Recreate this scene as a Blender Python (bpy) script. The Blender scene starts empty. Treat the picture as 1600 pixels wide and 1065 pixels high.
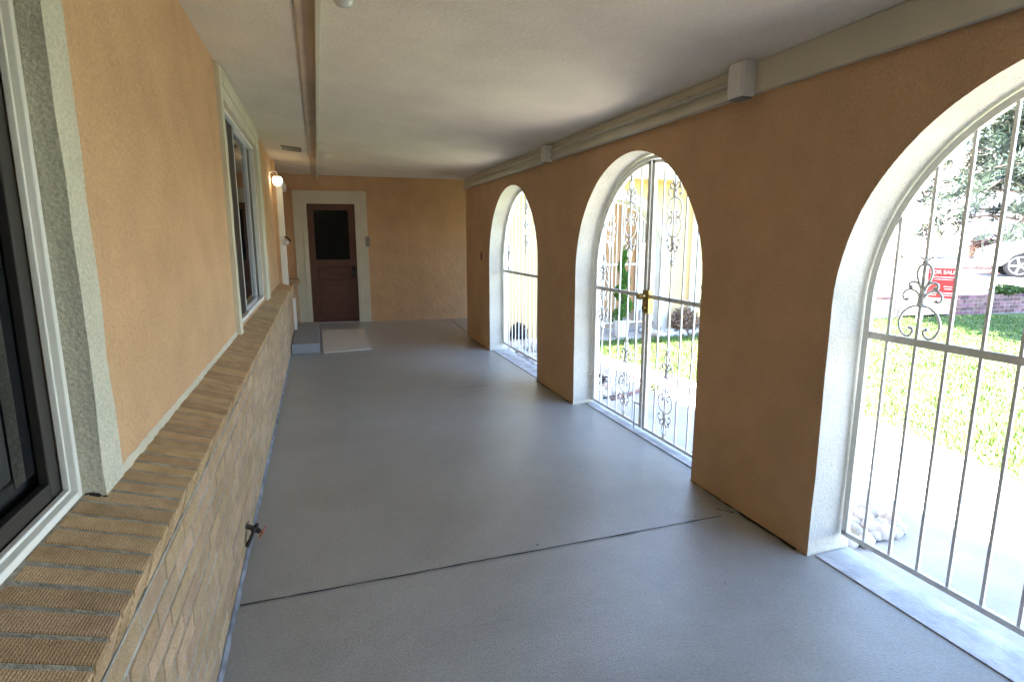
import bpy, bmesh, math, random
from mathutils import Vector, Matrix, noise
random.seed(7)
R = math.radians
S = bpy.context.scene
COL = S.collection

# ------------------------------------------------------------------ camera, sky, sun, exposure
cam = bpy.data.cameras.new("camera"); camo = bpy.data.objects.new("camera", cam); COL.objects.link(camo)
cam.sensor_width = 36; cam.lens = 892.0/1600*36; cam.clip_start = 0.05; cam.clip_end = 600
camo.location = (0, 0, 1.47); camo.rotation_euler = (R(90-10.2), 0, R(-18.6))
S.camera = camo
SUN_EL = 73.0
SUN = Vector((-0.93*math.cos(R(SUN_EL)), 0.36*math.cos(R(SUN_EL)), math.sin(R(SUN_EL)))).normalized()
w = bpy.data.worlds.new("World"); S.world = w; w.use_nodes = True
nt = w.node_tree; bg = nt.nodes['Background']
sky = nt.nodes.new('ShaderNodeTexSky'); sky.sky_type = 'NISHITA'; sky.sun_disc = False
sky.sun_elevation = R(SUN_EL); sky.sun_rotation = math.atan2(SUN.x, SUN.y); sky.altitude = 1600
sky.air_density = 1.0; sky.dust_density = 1.5; sky.ozone_density = 1.0
nt.links.new(sky.outputs[0], bg.inputs[0]); bg.inputs[1].default_value = 0.13
sl = bpy.data.lights.new("sun", 'SUN'); sl.energy = 4.6; sl.angle = R(0.5); sl.color = (1.0, 0.955, 0.88)
so = bpy.data.objects.new("sun", sl); COL.objects.link(so)
so.rotation_euler = (-SUN).to_track_quat('-Z', 'Y').to_euler(); so.location = (-8, 4, 30)
S.view_settings.view_transform = 'Standard'; S.view_settings.look = 'None'
S.view_settings.gamma = 1.0; S.view_settings.exposure = 4.05
S.render.resolution_x = 1024; S.render.resolution_y = 681
S.cycles.max_bounces = 14; S.cycles.diffuse_bounces = 9; S.cycles.glossy_bounces = 5
S.cycles.sample_clamp_indirect = 6.0

# ------------------------------------------------------------------ materials
def mat(name, col, rough=0.7, metal=0.0, spec=0.4, var=0.0, vscale=3.0, bump=0.0, bscale=60.0, bdist=0.01,
        col2=None, detail=4, stretch=None, emit=None, estr=0.0, bump2=0.0, b2scale=8.0, attr=False, grain=0.0, gscale=150.0):
    m = bpy.data.materials.new(name); m.use_nodes = True
    n = m.node_tree.nodes; l = m.node_tree.links; b = n['Principled BSDF']
    b.inputs['Base Color'].default_value = (*col, 1); b.inputs['Roughness'].default_value = rough
    b.inputs['Metallic'].default_value = metal; b.inputs['Specular IOR Level'].default_value = spec
    tc = n.new('ShaderNodeTexCoord'); vec = tc.outputs['Object']
    if stretch:
        mp = n.new('ShaderNodeMapping'); mp.inputs['Scale'].default_value = stretch
        l.new(vec, mp.inputs[0]); vec = mp.outputs[0]
    last = None
    if var > 0 or col2:
        ns = n.new('ShaderNodeTexNoise'); ns.inputs['Scale'].default_value = vscale; ns.inputs['Detail'].default_value = detail
        l.new(vec, ns.inputs['Vector'])
        cr = n.new('ShaderNodeValToRGB'); c2 = col2 or tuple(c*(1-var) for c in col)
        cr.color_ramp.elements[0].position = 0.35; cr.color_ramp.elements[1].position = 0.65
        cr.color_ramp.elements[0].color = (*c2, 1); cr.color_ramp.elements[1].color = (*[min(1, c*(1+var*0.5)) for c in col], 1)
        l.new(ns.outputs[0], cr.inputs[0]); last = cr.outputs[0]
    if attr:
        at = n.new('ShaderNodeAttribute'); at.attribute_name = 'tone'
        mx = n.new('ShaderNodeMix'); mx.data_type = 'RGBA'; mx.blend_type = 'MULTIPLY'; mx.inputs[0].default_value = 1
        if last: l.new(last, mx.inputs[6])
        else: mx.inputs[6].default_value = (*col, 1)
        l.new(at.outputs['Color'], mx.inputs[7]); last = mx.outputs[2]
    if grain > 0:
        gn = n.new('ShaderNodeTexNoise'); gn.inputs['Scale'].default_value = gscale; gn.inputs['Detail'].default_value = 3
        l.new(vec, gn.inputs['Vector'])
        gm = n.new('ShaderNodeMapRange'); gm.inputs[1].default_value = .3; gm.inputs[2].default_value = .7
        gm.inputs[3].default_value = 1-grain; gm.inputs[4].default_value = 1+grain*.6; l.new(gn.outputs[0], gm.inputs[0])
        g2 = n.new('ShaderNodeMix'); g2.data_type = 'RGBA'; g2.blend_type = 'MULTIPLY'; g2.inputs[0].default_value = 1
        if last: l.new(last, g2.inputs[6])
        else: g2.inputs[6].default_value = (*col, 1)
        l.new(gm.outputs[0], g2.inputs[7]); last = g2.outputs[2]
    if last: l.new(last, b.inputs['Base Color'])
    nrm = None
    for (s, sc, d) in ((bump, bscale, bdist), (bump2, b2scale, bdist*3)):
        if s > 0:
            nz = n.new('ShaderNodeTexNoise'); nz.inputs['Scale'].default_value = sc; nz.inputs['Detail'].default_value = 5
            l.new(vec, nz.inputs['Vector'])
            bp = n.new('ShaderNodeBump'); bp.inputs['Strength'].default_value = s; bp.inputs['Distance'].default_value = d
            l.new(nz.outputs[0], bp.inputs['Height'])
            if nrm: l.new(nrm, bp.inputs['Normal'])
            nrm = bp.outputs[0]
    if nrm: l.new(nrm, b.inputs['Normal'])
    if emit:
        b.inputs['Emission Color'].default_value = (*emit, 1); b.inputs['Emission Strength'].default_value = estr
    return m

PEACH = (0.61, 0.39, 0.222)
M = {}
M['peach'] = mat('peach_stucco', PEACH, 0.85, spec=0.2, var=0.08, vscale=3.5, bump=0.9, bscale=75, bdist=0.010, bump2=0.35, b2scale=12, detail=10, grain=.12, gscale=110)
M['yellow'] = mat('sandy_stucco', (0.62, 0.46, 0.25), 0.85, spec=0.2, var=0.08, vscale=1.2, bump=0.5, bscale=80, bdist=0.006)
M['cream'] = mat('cream_stucco', (0.70, 0.665, 0.585), 0.85, grain=.10, gscale=90, spec=0.2, var=0.10, vscale=3, bump=0.5, bscale=70, bdist=0.007, bump2=0.4, b2scale=7)
M['trimgrey'] = mat('pale_trim_stucco', (0.60, 0.58, 0.47), 0.85, grain=.2, gscale=130, spec=0.2, var=0.05, vscale=6, bump=0.75, bscale=110, bdist=0.008)
M['trim'] = mat('cream_trim_paint', (0.60, 0.56, 0.44), 0.6, var=0.06, vscale=4, bump=0.15, bscale=40)
M['white'] = mat('white_paint', (0.78, 0.77, 0.72), 0.5, var=0.05, vscale=5, bump=0.1, bscale=60)
M['ceil'] = mat('ceiling_stucco', (0.74, 0.67, 0.56), 0.9, grain=.07, gscale=80, spec=0.15, var=0.07, vscale=2.2, detail=9, bump=0.42, bscale=60, bdist=0.007, bump2=0.25, b2scale=5)
M['iron'] = mat('white_enamelled_iron', (0.80, 0.785, 0.74), 0.38, spec=0.5, var=0.08, vscale=30)
M['alu'] = mat('aluminium_frame', (0.62, 0.64, 0.68), 0.35, metal=0.3, spec=0.5)
M['bronze'] = mat('dark_screen_frame', (0.025, 0.022, 0.02), 0.45)
M['glass'] = mat('dark_pane', (0.012, 0.013, 0.015), 0.02, spec=0.5)
M['dark'] = mat('dark_interior', (0.02, 0.02, 0.02), 0.8)
M['blind'] = mat('dark_curtain', (0.035, 0.033, 0.032), 0.8, var=0.4, vscale=12, stretch=(1, 1, 0.05))
M['door'] = mat('red_brown_door_paint', (0.115, 0.048, 0.032), 0.45, var=0.15, vscale=6, stretch=(8, 1, 1))
M['brass'] = mat('aged_brass', (0.52, 0.38, 0.15), 0.30, metal=1.0, var=0.3, vscale=20)
M['blackm'] = mat('black_metal', (0.03, 0.03, 0.032), 0.45, metal=0.4)
M['faucet'] = mat('weathered_bronze', (0.07, 0.055, 0.05), 0.5, metal=0.6, var=0.4, vscale=40)
M['redh'] = mat('worn_red_handle', (0.45, 0.12, 0.04), 0.5, var=0.5, vscale=60)
M['rug'] = mat('pale_rug', (0.56, 0.52, 0.46), 0.95, spec=0.1, var=0.12, vscale=70, bump=0.8, bscale=300, bdist=0.004)
M['redsw'] = mat('dark_red_plastic', (0.12, 0.02, 0.02), 0.5)
M['plate'] = mat('grey_plastic', (0.24, 0.22, 0.18), 0.5)
M['vent'] = mat('grey_vent_metal', (0.13, 0.12, 0.10), 0.55)
M['caulk'] = mat('pale_grey_caulk', (0.23, 0.23, 0.245), 0.8, var=0.5, vscale=8)
M['grime'] = mat('dark_seam_grime', (0.035, 0.03, 0.022), 0.95, var=0.5, vscale=14)
M['lampglass'] = mat('lit_frosted_glass', (0.9, 0.85, 0.7), 0.4, emit=(1.0, 0.83, 0.52), estr=1.1)
M['clearglass'] = mat('lamp_glass', (0.55, 0.55, 0.52), 0.08, spec=0.8)
M['capmortar'] = mat('olive_mortar', (0.34, 0.31, 0.24), 0.95, var=0.35, vscale=30, bump=0.8, bscale=90)
M['sill'] = mat('pale_sill_paint', (0.52, 0.52, 0.53), 0.6, var=0.25, vscale=9, detail=8, bump=.4, bscale=50)
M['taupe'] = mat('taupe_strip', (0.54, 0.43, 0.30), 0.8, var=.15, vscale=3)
M['mortar'] = mat('grey_mortar', (0.37, 0.35, 0.30), 0.95, var=0.3, vscale=20, bump=0.6, bscale=120)
M['red'] = mat('red_sign_paint', (0.42, 0.03, 0.03), 0.5)
M['signwhite'] = mat('white_sign_paint', (0.75, 0.74, 0.74), 0.5)
M['lilac'] = mat('lilac_letters', (0.14, 0.10, 0.24), 0.5)
M['rock'] = mat('white_river_rock', (0.60, 0.58, 0.54), 0.8, var=0.3, vscale=9, bump=0.3, bscale=30)
M['soil'] = mat('dark_soil', (0.055, 0.04, 0.028), 0.95, var=0.5, vscale=15, bump=0.9, bscale=30, bdist=0.03)
M['bark'] = mat('grey_bark', (0.16, 0.13, 0.105), 0.9, var=0.4, vscale=6, stretch=(1, 1, 0.2), bump=0.8, bscale=25, bdist=0.02)
M['pot'] = mat('white_glazed_pot', (0.70, 0.71, 0.72), 0.5, var=0.06, vscale=6)
M['carw'] = mat('white_car_paint', (0.72, 0.72, 0.72), 0.2, spec=0.6)
M['tyre'] = mat('black_rubber', (0.02, 0.02, 0.02), 0.8)
M['rim'] = mat('silver_rim', (0.45, 0.48, 0.58), 0.3, metal=0.7)
M['carglass'] = mat('car_glass', (0.02, 0.025, 0.03), 0.05)
M['shingle'] = mat('pale_roof_shingle', (0.38, 0.35, 0.31), 0.9, var=0.3, vscale=12, bump=0.5, bscale=25)
M['housew'] = mat('off_white_siding', (0.66, 0.62, 0.57), 0.8, var=0.05)
M['houset'] = mat('tan_trim', (0.42, 0.24, 0.13), 0.7)
M['winblue'] = mat('blue_window', (0.10, 0.20, 0.34), 0.1)
M['garage'] = mat('garage_door_paint', (0.62, 0.60, 0.62), 0.6)
M['curb'] = mat('concrete_curb', (0.42, 0.40, 0.37), 0.9, var=0.15, vscale=5, bump=0.3, bscale=60)
M['asphalt'] = mat('pale_asphalt', (0.26, 0.25, 0.26), 0.9, var=0.2, vscale=3, bump=0.3, bscale=90)
M['gravel'] = mat('pink_gravel', (0.42, 0.25, 0.18), 0.95, var=0.35, vscale=5, bump=0.8, bscale=30)
M['walk'] = mat('pale_concrete', (0.44, 0.41, 0.38), 0.9, var=0.15, vscale=2.5, bump=0.4, bscale=90, bump2=0.2, b2scale=6)
M['dirt'] = mat('bare_ground', (0.16, 0.13, 0.09), 0.95, var=0.3, vscale=0.6)
def leafmat(name, a, b_, rough=0.6):
    m = mat(name, a, rough, spec=0.25, attr=True)
    bs = m.node_tree.nodes['Principled BSDF']
    return m
M['pine'] = leafmat('pine_needles', (0.085, 0.115, 0.082), None)
M['leaf'] = leafmat('garden_leaves', (0.075, 0.12, 0.03), None)
M['topi'] = leafmat('topiary_leaves', (0.055, 0.15, 0.02), None)
M['rust'] = leafmat('dry_brown_leaves', (0.26, 0.17, 0.13), None)
M['darkleaf'] = leafmat('dark_purple_leaves', (0.05, 0.04, 0.045), None)
M['grassb'] = leafmat('grass_blades', (0.095, 0.16, 0.045), None)
M['lawn'] = mat('lawn_turf', (0.085, 0.145, 0.04), 0.9, spec=0.1, col2=(0.20, 0.22, 0.09), vscale=2.2, bump=0.9, bscale=60, bdist=0.03, detail=8)

def floor_material():
    m = mat('painted_grey_floor', (0.235, 0.235, 0.232), 0.42, spec=0.45)
    n = m.node_tree.nodes; l = m.node_tree.links; b = n['Principled BSDF']
    tc = n.new('ShaderNodeTexCoord')
    a = n.new('ShaderNodeTexNoise'); a.inputs['Scale'].default_value = 1.3; a.inputs['Detail'].default_value = 10; a.inputs['Roughness'].default_value = 0.70
    l.new(tc.outputs['Object'], a.inputs['Vector'])
    cr = n.new('ShaderNodeValToRGB'); cr.color_ramp.elements[0].position = 0.3; cr.color_ramp.elements[1].position = 0.72
    cr.color_ramp.elements[0].color = (0.315, 0.305, 0.275, 1); cr.color_ramp.elements[1].color = (0.40, 0.392, 0.365, 1)
    l.new(a.outputs[0], cr.inputs[0])
    # pits and specks
    v = n.new('ShaderNodeTexVoronoi'); v.inputs['Scale'].default_value = 7.0
    l.new(tc.outputs['Object'], v.inputs['Vector'])
    ma = n.new('ShaderNodeMath'); ma.operation = 'LESS_THAN'; ma.inputs[1].default_value = 0.045; l.new(v.outputs['Distance'], ma.inputs[0])
    nn = n.new('ShaderNodeTexNoise'); nn.inputs['Scale'].default_value = 2.3; l.new(tc.outputs['Object'], nn.inputs['Vector'])
    mb = n.new('ShaderNodeMath'); mb.operation = 'GREATER_THAN'; mb.inputs[1].default_value = 0.62; l.new(nn.outputs[0], mb.inputs[0])
    mc = n.new('ShaderNodeMath'); mc.operation = 'MULTIPLY'; l.new(ma.outputs[0], mc.inputs[0]); l.new(mb.outputs[0], mc.inputs[1])
    mx = n.new('ShaderNodeMix'); mx.data_type = 'RGBA'; l.new(mc.outputs[0], mx.inputs[0]); l.new(cr.outputs[0], mx.inputs[6])
    mx.inputs[7].default_value = (0.05, 0.05, 0.05, 1)
    gn = n.new('ShaderNodeTexNoise'); gn.inputs['Scale'].default_value = 90; gn.inputs['Detail'].default_value = 5; l.new(tc.outputs['Object'], gn.inputs['Vector'])
    gm = n.new('ShaderNodeMapRange'); gm.inputs[1].default_value = .3; gm.inputs[2].default_value = .7; gm.inputs[3].default_value = .86; gm.inputs[4].default_value = 1.1; l.new(gn.outputs[0], gm.inputs[0])
    g2 = n.new('ShaderNodeMix'); g2.data_type = 'RGBA'; g2.blend_type = 'MULTIPLY'; g2.inputs[0].default_value = 1
    l.new(mx.outputs[2], g2.inputs[6]); l.new(gm.outputs[0], g2.inputs[7])
    # large worn patches where the paint has gone chalky
    wn = n.new('ShaderNodeTexNoise'); wn.inputs['Scale'].default_value = 0.55; wn.inputs['Detail'].default_value = 12; wn.inputs['Roughness'].default_value = .75; wn.inputs['Distortion'].default_value = .6
    l.new(tc.outputs['Object'], wn.inputs['Vector'])
    wm = n.new('ShaderNodeMapRange'); wm.inputs[1].default_value = .38; wm.inputs[2].default_value = .62; wm.inputs[3].default_value = .88; wm.inputs[4].default_value = 1.08; l.new(wn.outputs[0], wm.inputs[0])
    g3 = n.new('ShaderNodeMix'); g3.data_type = 'RGBA'; g3.blend_type = 'MULTIPLY'; g3.inputs[0].default_value = 1
    l.new(g2.outputs[2], g3.inputs[6]); l.new(wm.outputs[0], g3.inputs[7]); l.new(g3.outputs[2], b.inputs['Base Color'])
    rr = n.new('ShaderNodeMapRange'); rr.inputs[3].default_value = 0.20; rr.inputs[4].default_value = 0.48
    l.new(a.outputs[0], rr.inputs[0]); l.new(rr.outputs[0], b.inputs['Roughness'])
    f = n.new('ShaderNodeTexNoise'); f.inputs['Scale'].default_value = 140; f.inputs['Detail'].default_value = 4; l.new(tc.outputs['Object'], f.inputs['Vector'])
    bp = n.new('ShaderNodeBump'); bp.inputs['Strength'].default_value = 0.35; bp.inputs['Distance'].default_value = 0.004; l.new(f.outputs[0], bp.inputs['Height'])
    g = n.new('ShaderNodeTexNoise'); g.inputs['Scale'].default_value = 4; l.new(tc.outputs['Object'], g.inputs['Vector'])
    b2 = n.new('ShaderNodeBump'); b2.inputs['Strength'].default_value = 0.15; b2.inputs['Distance'].default_value = 0.02; l.new(g.outputs[0], b2.inputs['Height'])
    l.new(bp.outputs[0], b2.inputs['Normal']); l.new(b2.outputs[0], b.inputs['Normal'])
    return m
M['floor'] = floor_material()

def brick_material(name, base, dark):
    """ribbed ruggage-face brick: base colour varies per brick, fine scratches across"""
    m = bpy.data.materials.new(name); m.use_nodes = True
    n = m.node_tree.nodes; l = m.node_tree.links; b = n['Principled BSDF']; b.inputs['Roughness'].default_value = 0.9
    b.inputs['Specular IOR Level'].default_value = 0.2
    tc = n.new('ShaderNodeTexCoord')
    at = n.new('ShaderNodeAttribute'); at.attribute_name = 'tone'
    ns = n.new('ShaderNodeTexNoise'); ns.inputs['Scale'].default_value = 16; ns.inputs['Detail'].default_value = 6
    l.new(tc.outputs['Object'], ns.inputs['Vector'])
    cr = n.new('ShaderNodeValToRGB'); cr.color_ramp.elements[0].position = 0.3; cr.color_ramp.elements[1].position = 0.7
    cr.color_ramp.elements[0].color = (*dark, 1); cr.color_ramp.elements[1].color = (*base, 1); l.new(ns.outputs[0], cr.inputs[0])
    mx = n.new('ShaderNodeMix'); mx.data_type = 'RGBA'; mx.blend_type = 'MULTIPLY'; mx.inputs[0].default_value = 1
    l.new(cr.outputs[0], mx.inputs[6]); l.new(at.outputs['Color'], mx.inputs[7])
    hs = []
    for sc, vs in (((1, 1, 1), 1.0),):
        wv = n.new('ShaderNodeTexWave'); wv.wave_type = 'BANDS'; wv.bands_direction = 'X'
        wv.inputs['Scale'].default_value = 62; wv.inputs['Distortion'].default_value = 5.0; wv.inputs['Detail'].default_value = 3
        wv.inputs['Detail Scale'].default_value = 6
        l.new(tc.outputs['Object'], wv.inputs['Vector'])
        wz = n.new('ShaderNodeTexWave'); wz.wave_type = 'BANDS'; wz.bands_direction = 'Z'
        wz.inputs['Scale'].default_value = 8; wz.inputs['Distortion'].default_value = 6; wz.inputs['Detail'].default_value = 3
        l.new(tc.outputs['Object'], wz.inputs['Vector'])
    nz = n.new('ShaderNodeTexNoise'); nz.inputs['Scale'].default_value = 170; nz.inputs['Detail'].default_value = 3
    l.new(tc.outputs['Object'], nz.inputs['Vector'])
    ad = n.new('ShaderNodeMath'); ad.operation = 'ADD'; l.new(wv.outputs['Fac'], ad.inputs[0]); l.new(nz.outputs[0], ad.inputs[1])
    bp = n.new('ShaderNodeBump'); bp.inputs['Strength'].default_value = 0.8; bp.inputs['Distance'].default_value = 0.0025
    l.new(ad.outputs[0], bp.inputs['Height']); l.new(bp.outputs[0], b.inputs['Normal'])
    # scratches darker in colour than the ridges
    m2 = n.new('ShaderNodeMapRange'); m2.inputs[3].default_value = 0.55; m2.inputs[4].default_value = 1.15; l.new(ad.outputs[0], m2.inputs[0]); m2.inputs[2].default_value = 1.5
    m3 = n.new('ShaderNodeMix'); m3.data_type = 'RGBA'; m3.blend_type = 'MULTIPLY'; m3.inputs[0].default_value = 1
    l.new(mx.outputs[2], m3.inputs[6]); l.new(m2.outputs[0], m3.inputs[7]); l.new(m3.outputs[2], b.inputs['Base Color'])
    return m
M['capbrick'] = brick_material('brown_cap_brick', (0.66, 0.455, 0.265), (0.47, 0.305, 0.165))
M['facebrick'] = brick_material('tan_face_brick', (0.62, 0.44, 0.28), (0.50, 0.34, 0.205))
M['redbrick'] = mat('old_red_brick', (0.26, 0.13, 0.11), 0.9, var=0.4, vscale=7, bump=0.4, bscale=40)

# ------------------------------------------------------------------ helpers
def tag(o, label=None, cat=None, group=None, kind=None):
    if label: o['label'] = label
    if cat: o['category'] = cat
    if group: o['group'] = group
    if kind: o['kind'] = kind
    return o
def link(name, me, m, parent=None, smooth=False):
    o = bpy.data.objects.new(name, me); COL.objects.link(o)
    if m is not None:
        for x in (m if isinstance(m, (list, tuple)) else [m]): me.materials.append(x)
    if parent: o.parent = parent
    if smooth:
        for p in me.polygons: p.use_smooth = True
    return o
def empty(name, loc=(0, 0, 0), rz=0, label=None, cat=None, group=None):
    o = bpy.data.objects.new(name, None); COL.objects.link(o); o.location = loc; o.rotation_euler = (0, 0, rz)
    o.empty_display_size = 0.1
    return tag(o, label, cat, group)

class MB:
    def __init__(s): s.v = []; s.f = []; s.mi = []; s.t = []
    def add(s, vs, fs, mi=0, tone=1.0):
        k = len(s.v); s.v += [tuple(v) for v in vs]
        s.f += [tuple(i+k for i in f) for f in fs]; s.mi += [mi]*len(fs); s.t += [tone]*len(fs)
    def box(s, a, b, mi=0, tone=1.0, bev=0.0, M4=None):
        x0, y0, z0 = [min(p, q) for p, q in zip(a, b)]; x1, y1, z1 = [max(p, q) for p, q in zip(a, b)]
        if bev <= 0:
            vs = [(x0,y0,z0),(x1,y0,z0),(x1,y1,z0),(x0,y1,z0),(x0,y0,z1),(x1,y0,z1),(x1,y1,z1),(x0,y1,z1)]
            fs = [(0,3,2,1),(4,5,6,7),(0,1,5,4),(1,2,6,5),(2,3,7,6),(3,0,4,7)]
        else:
            bm = bmesh.new(); bmesh.ops.create_cube(bm, size=1)
            for v in bm.verts:
                v.co = Vector(((x0+x1)/2+v.co.x*(x1-x0), (y0+y1)/2+v.co.y*(y1-y0), (z0+z1)/2+v.co.z*(z1-z0)))
            bmesh.ops.bevel(bm, geom=list(bm.edges), offset=bev, segments=2, profile=0.5, affect='EDGES')
            bm.verts.index_update(); vs = [tuple(v.co) for v in bm.verts]; fs = [tuple(v.index for v in f.verts) for f in bm.faces]; bm.free()
        if M4: vs = [tuple(M4 @ Vector(v)) for v in vs]
        s.add(vs, fs, mi, tone)
    def tube(s, pts, r, n=8, mi=0, cap=True, tone=1.0):
        pts = [Vector(p) for p in pts]; rs = r if isinstance(r, (list, tuple)) else [r]*len(pts)
        vs = []; fs = []; up = None
        for i, p in enumerate(pts):
            d = (pts[min(i+1, len(pts)-1)]-pts[max(i-1, 0)])
            if d.length < 1e-9: d = Vector((0, 0, 1))
            d.normalize()
            if up is None: up = d.orthogonal().normalized()
            up = (up - d*up.dot(d));
            if up.length < 1e-6: up = d.orthogonal()
            up.normalize(); sd = d.cross(up)
            for k in range(n):
                a = 2*math.pi*k/n; vs.append(p+(up*math.cos(a)+sd*math.sin(a))*rs[i])
        for i in range(len(pts)-1):
            for k in range(n): fs.append((i*n+k, i*n+(k+1) % n, (i+1)*n+(k+1) % n, (i+1)*n+k))
        if cap: fs.append(tuple(range(n-1, -1, -1))); fs.append(tuple((len(pts)-1)*n+k for k in range(n)))
        s.add(vs, fs, mi, tone)
    def lathe(s, prof, n=20, M4=None, mi=0, tone=1.0):
        vs = []; fs = []
        for r, z in prof:
            for k in range(n): a = 2*math.pi*k/n; vs.append(Vector((r*math.cos(a), r*math.sin(a), z)))
        for i in range(len(prof)-1):
            for k in range(n): fs.append((i*n+k, i*n+(k+1) % n, (i+1)*n+(k+1) % n, (i+1)*n+k))
        fs.append(tuple(range(n-1, -1, -1))); fs.append(tuple((len(prof)-1)*n+k for k in range(n)))
        if M4: vs = [M4 @ v for v in vs]
        s.add(vs, fs, mi, tone)
    def build(s, name, m, parent=None, smooth=False, autosm=None):
        me = bpy.data.meshes.new(name); me.from_pydata(s.v, [], s.f)
        if isinstance(m, (list, tuple)) and len(m) > 1:
            me.polygons.foreach_set('material_index', s.mi)
        if any(t != 1.0 for t in s.t):
            ca = me.color_attributes.new('tone', 'FLOAT_COLOR', 'CORNER'); arr = []
            for p, t in zip(me.polygons, s.t):
                c = t if isinstance(t, tuple) else (t, t, t)
                arr += [c[0], c[1], c[2], 1.0]*p.loop_total
            ca.data.foreach_set('color', arr)
        me.update()
        o = link(name, me, m, parent, smooth)
        if autosm is not None:
            bm = bmesh.new(); bm.from_mesh(me)
            for e in bm.edges:
                if len(e.link_faces) == 2 and e.calc_face_angle(0) > R(autosm): e.smooth = False
            bm.to_mesh(me); bm.free()
            for p in me.polygons: p.use_smooth = True
        return o
def cat_rom(P, n=6):
    out = []
    Q = [P[0]]+list(P)+[P[-1]]
    for i in range(1, len(Q)-2):
        p0, p1, p2, p3 = [Vector(q) for q in Q[i-1:i+3]]
        for k in range(n):
            t = k/n
            out.append(0.5*((2*p1)+(-p0+p2)*t+(2*p0-5*p1+4*p2-p3)*t*t+(-p0+3*p1-3*p2+p3)*t**3))
    out.append(Vector(P[-1])); return out
def copy_tree(o, parent=None):
    c = o.copy(); COL.objects.link(c); c.parent = parent
    for ch in [x for x in bpy.data.objects if x.parent == o and x != c]: copy_tree(ch, c)
    return c
def sheet(name, pts, z, m, label=None, kind='structure', cat=None):
    mb = MB(); mb.add([(x, y, z) for x, y in pts], [tuple(range(len(pts)))])
    o = mb.build(name, m); tag(o, label, cat, kind=kind); return o

# ------------------------------------------------------------------ main dimensions (metres, camera at x=0 y=0)
XR = 2.10; WT = 0.25; XS = -0.54; XB = -0.395; ZC = 1.19; AR = 0.865
YC = 8.12                      # corner where the wing begins
def ceil_main(x): return 2.54-0.088*(x+0.54)
def ceil_wing(y): return ceil_main(XR)+0.088*(y-YC)

# ------------------------------------------------------------------ ground
GZ = -0.06
sheet('ground', [(-200, -200), (300, -200), (300, 300), (-200, 300)], -0.12, M['dirt'], 'bare ground around the houses')
def raised():
    mb = MB(); z = 0.27
    mb.add([(9.2, 8.3, z), (10.95, 8.3, z), (10.95, 300, z), (9.2, 300, z), (9.2, 8.3, -.12), (10.95, 8.3, -.12)],
           [(0, 1, 2, 3), (4, 5, 1, 0)])
    mb.add([(12.25, 8.2, z), (300, 8.2, z), (300, 300, z), (12.25, 300, z), (12.25, 8.2, -.12), (300, 8.2, -.12)], [(0, 1, 2, 3), (4, 5, 1, 0)])
    mb.add([(10.95, 8.3, -.056), (12.25, 8.2, -.056), (12.25, 10.3, z), (10.95, 10.3, z), (12.25, 300, z), (10.95, 300, z)], [(0, 1, 2, 3), (3, 2, 4, 5)])
    for x in (10.95, 12.25): mb.add([(x, 8.2, -.12), (x, 10.4, -.12), (x, 10.4, z), (x, 8.2, z)], [(0, 1, 2, 3)])
    o = mb.build('raised_ground', M['curb']); tag(o, 'pale raised ground beyond the low brick wall', kind='structure')
raised()
sheet('street', [(9.2, 11.6), (120, 11.6), (120, 19), (9.2, 19)], 0.276, M['asphalt'], 'pale street past the front lawn')
sheet('far_verge', [(9.2, 19), (140, 19), (140, 90), (9.2, 90)], 0.28, M['gravel'], 'pink gravel yard across the street')
# lawn with curved edge
def grassedge(y):
    return 4.5+0.07*(y-3.6) if y < 3.6 else 4.5-0.36*(y-3.6) if y < 5.7 else 3.744-0.27*(y-5.7)
lawn_pts = [(x_, y_) for x_, y_ in [(3.9, -6), (4.15, 0), (4.18, 2.2), (4.45, 3.2), (4.42, 3.8), (4.1, 4.5), (3.78, 5.1), (3.72, 5.7), (3.56, 6.42), (3.5, 7.0), (3.6, 7.63),
            (7.0, 7.6), (9.3, 7.9), (10.2, 8.05), (14.5, 7.75), (26, 7.4), (26, -6)]]
sheet('lawn', lawn_pts, GZ, M['lawn'], 'sunlit green front lawn beyond the gates')
sheet('walkway', [(XR+WT, -6), (4.2, -6), (4.25, 0), (4.3, 2.2), (4.5, 3.2), (4.5, 3.9), (4.2, 4.6), (3.9, 5.1), (3.85, 5.8), (3.66, 6.42), (3.66, 7.63), (7.1, 7.63), (9.3, 7.95), (9.3, YC+.2), (XR+WT, YC+.2)], GZ-0.006,
      M['walk'], 'pale concrete walkway outside the arches')
sheet('joint_line', [(2.36, 3.34), (2.36, 3.32), (4.45, 3.12), (4.45, 3.14)], GZ-0.002, M['grime'], 'dark joint across the walkway')

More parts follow.
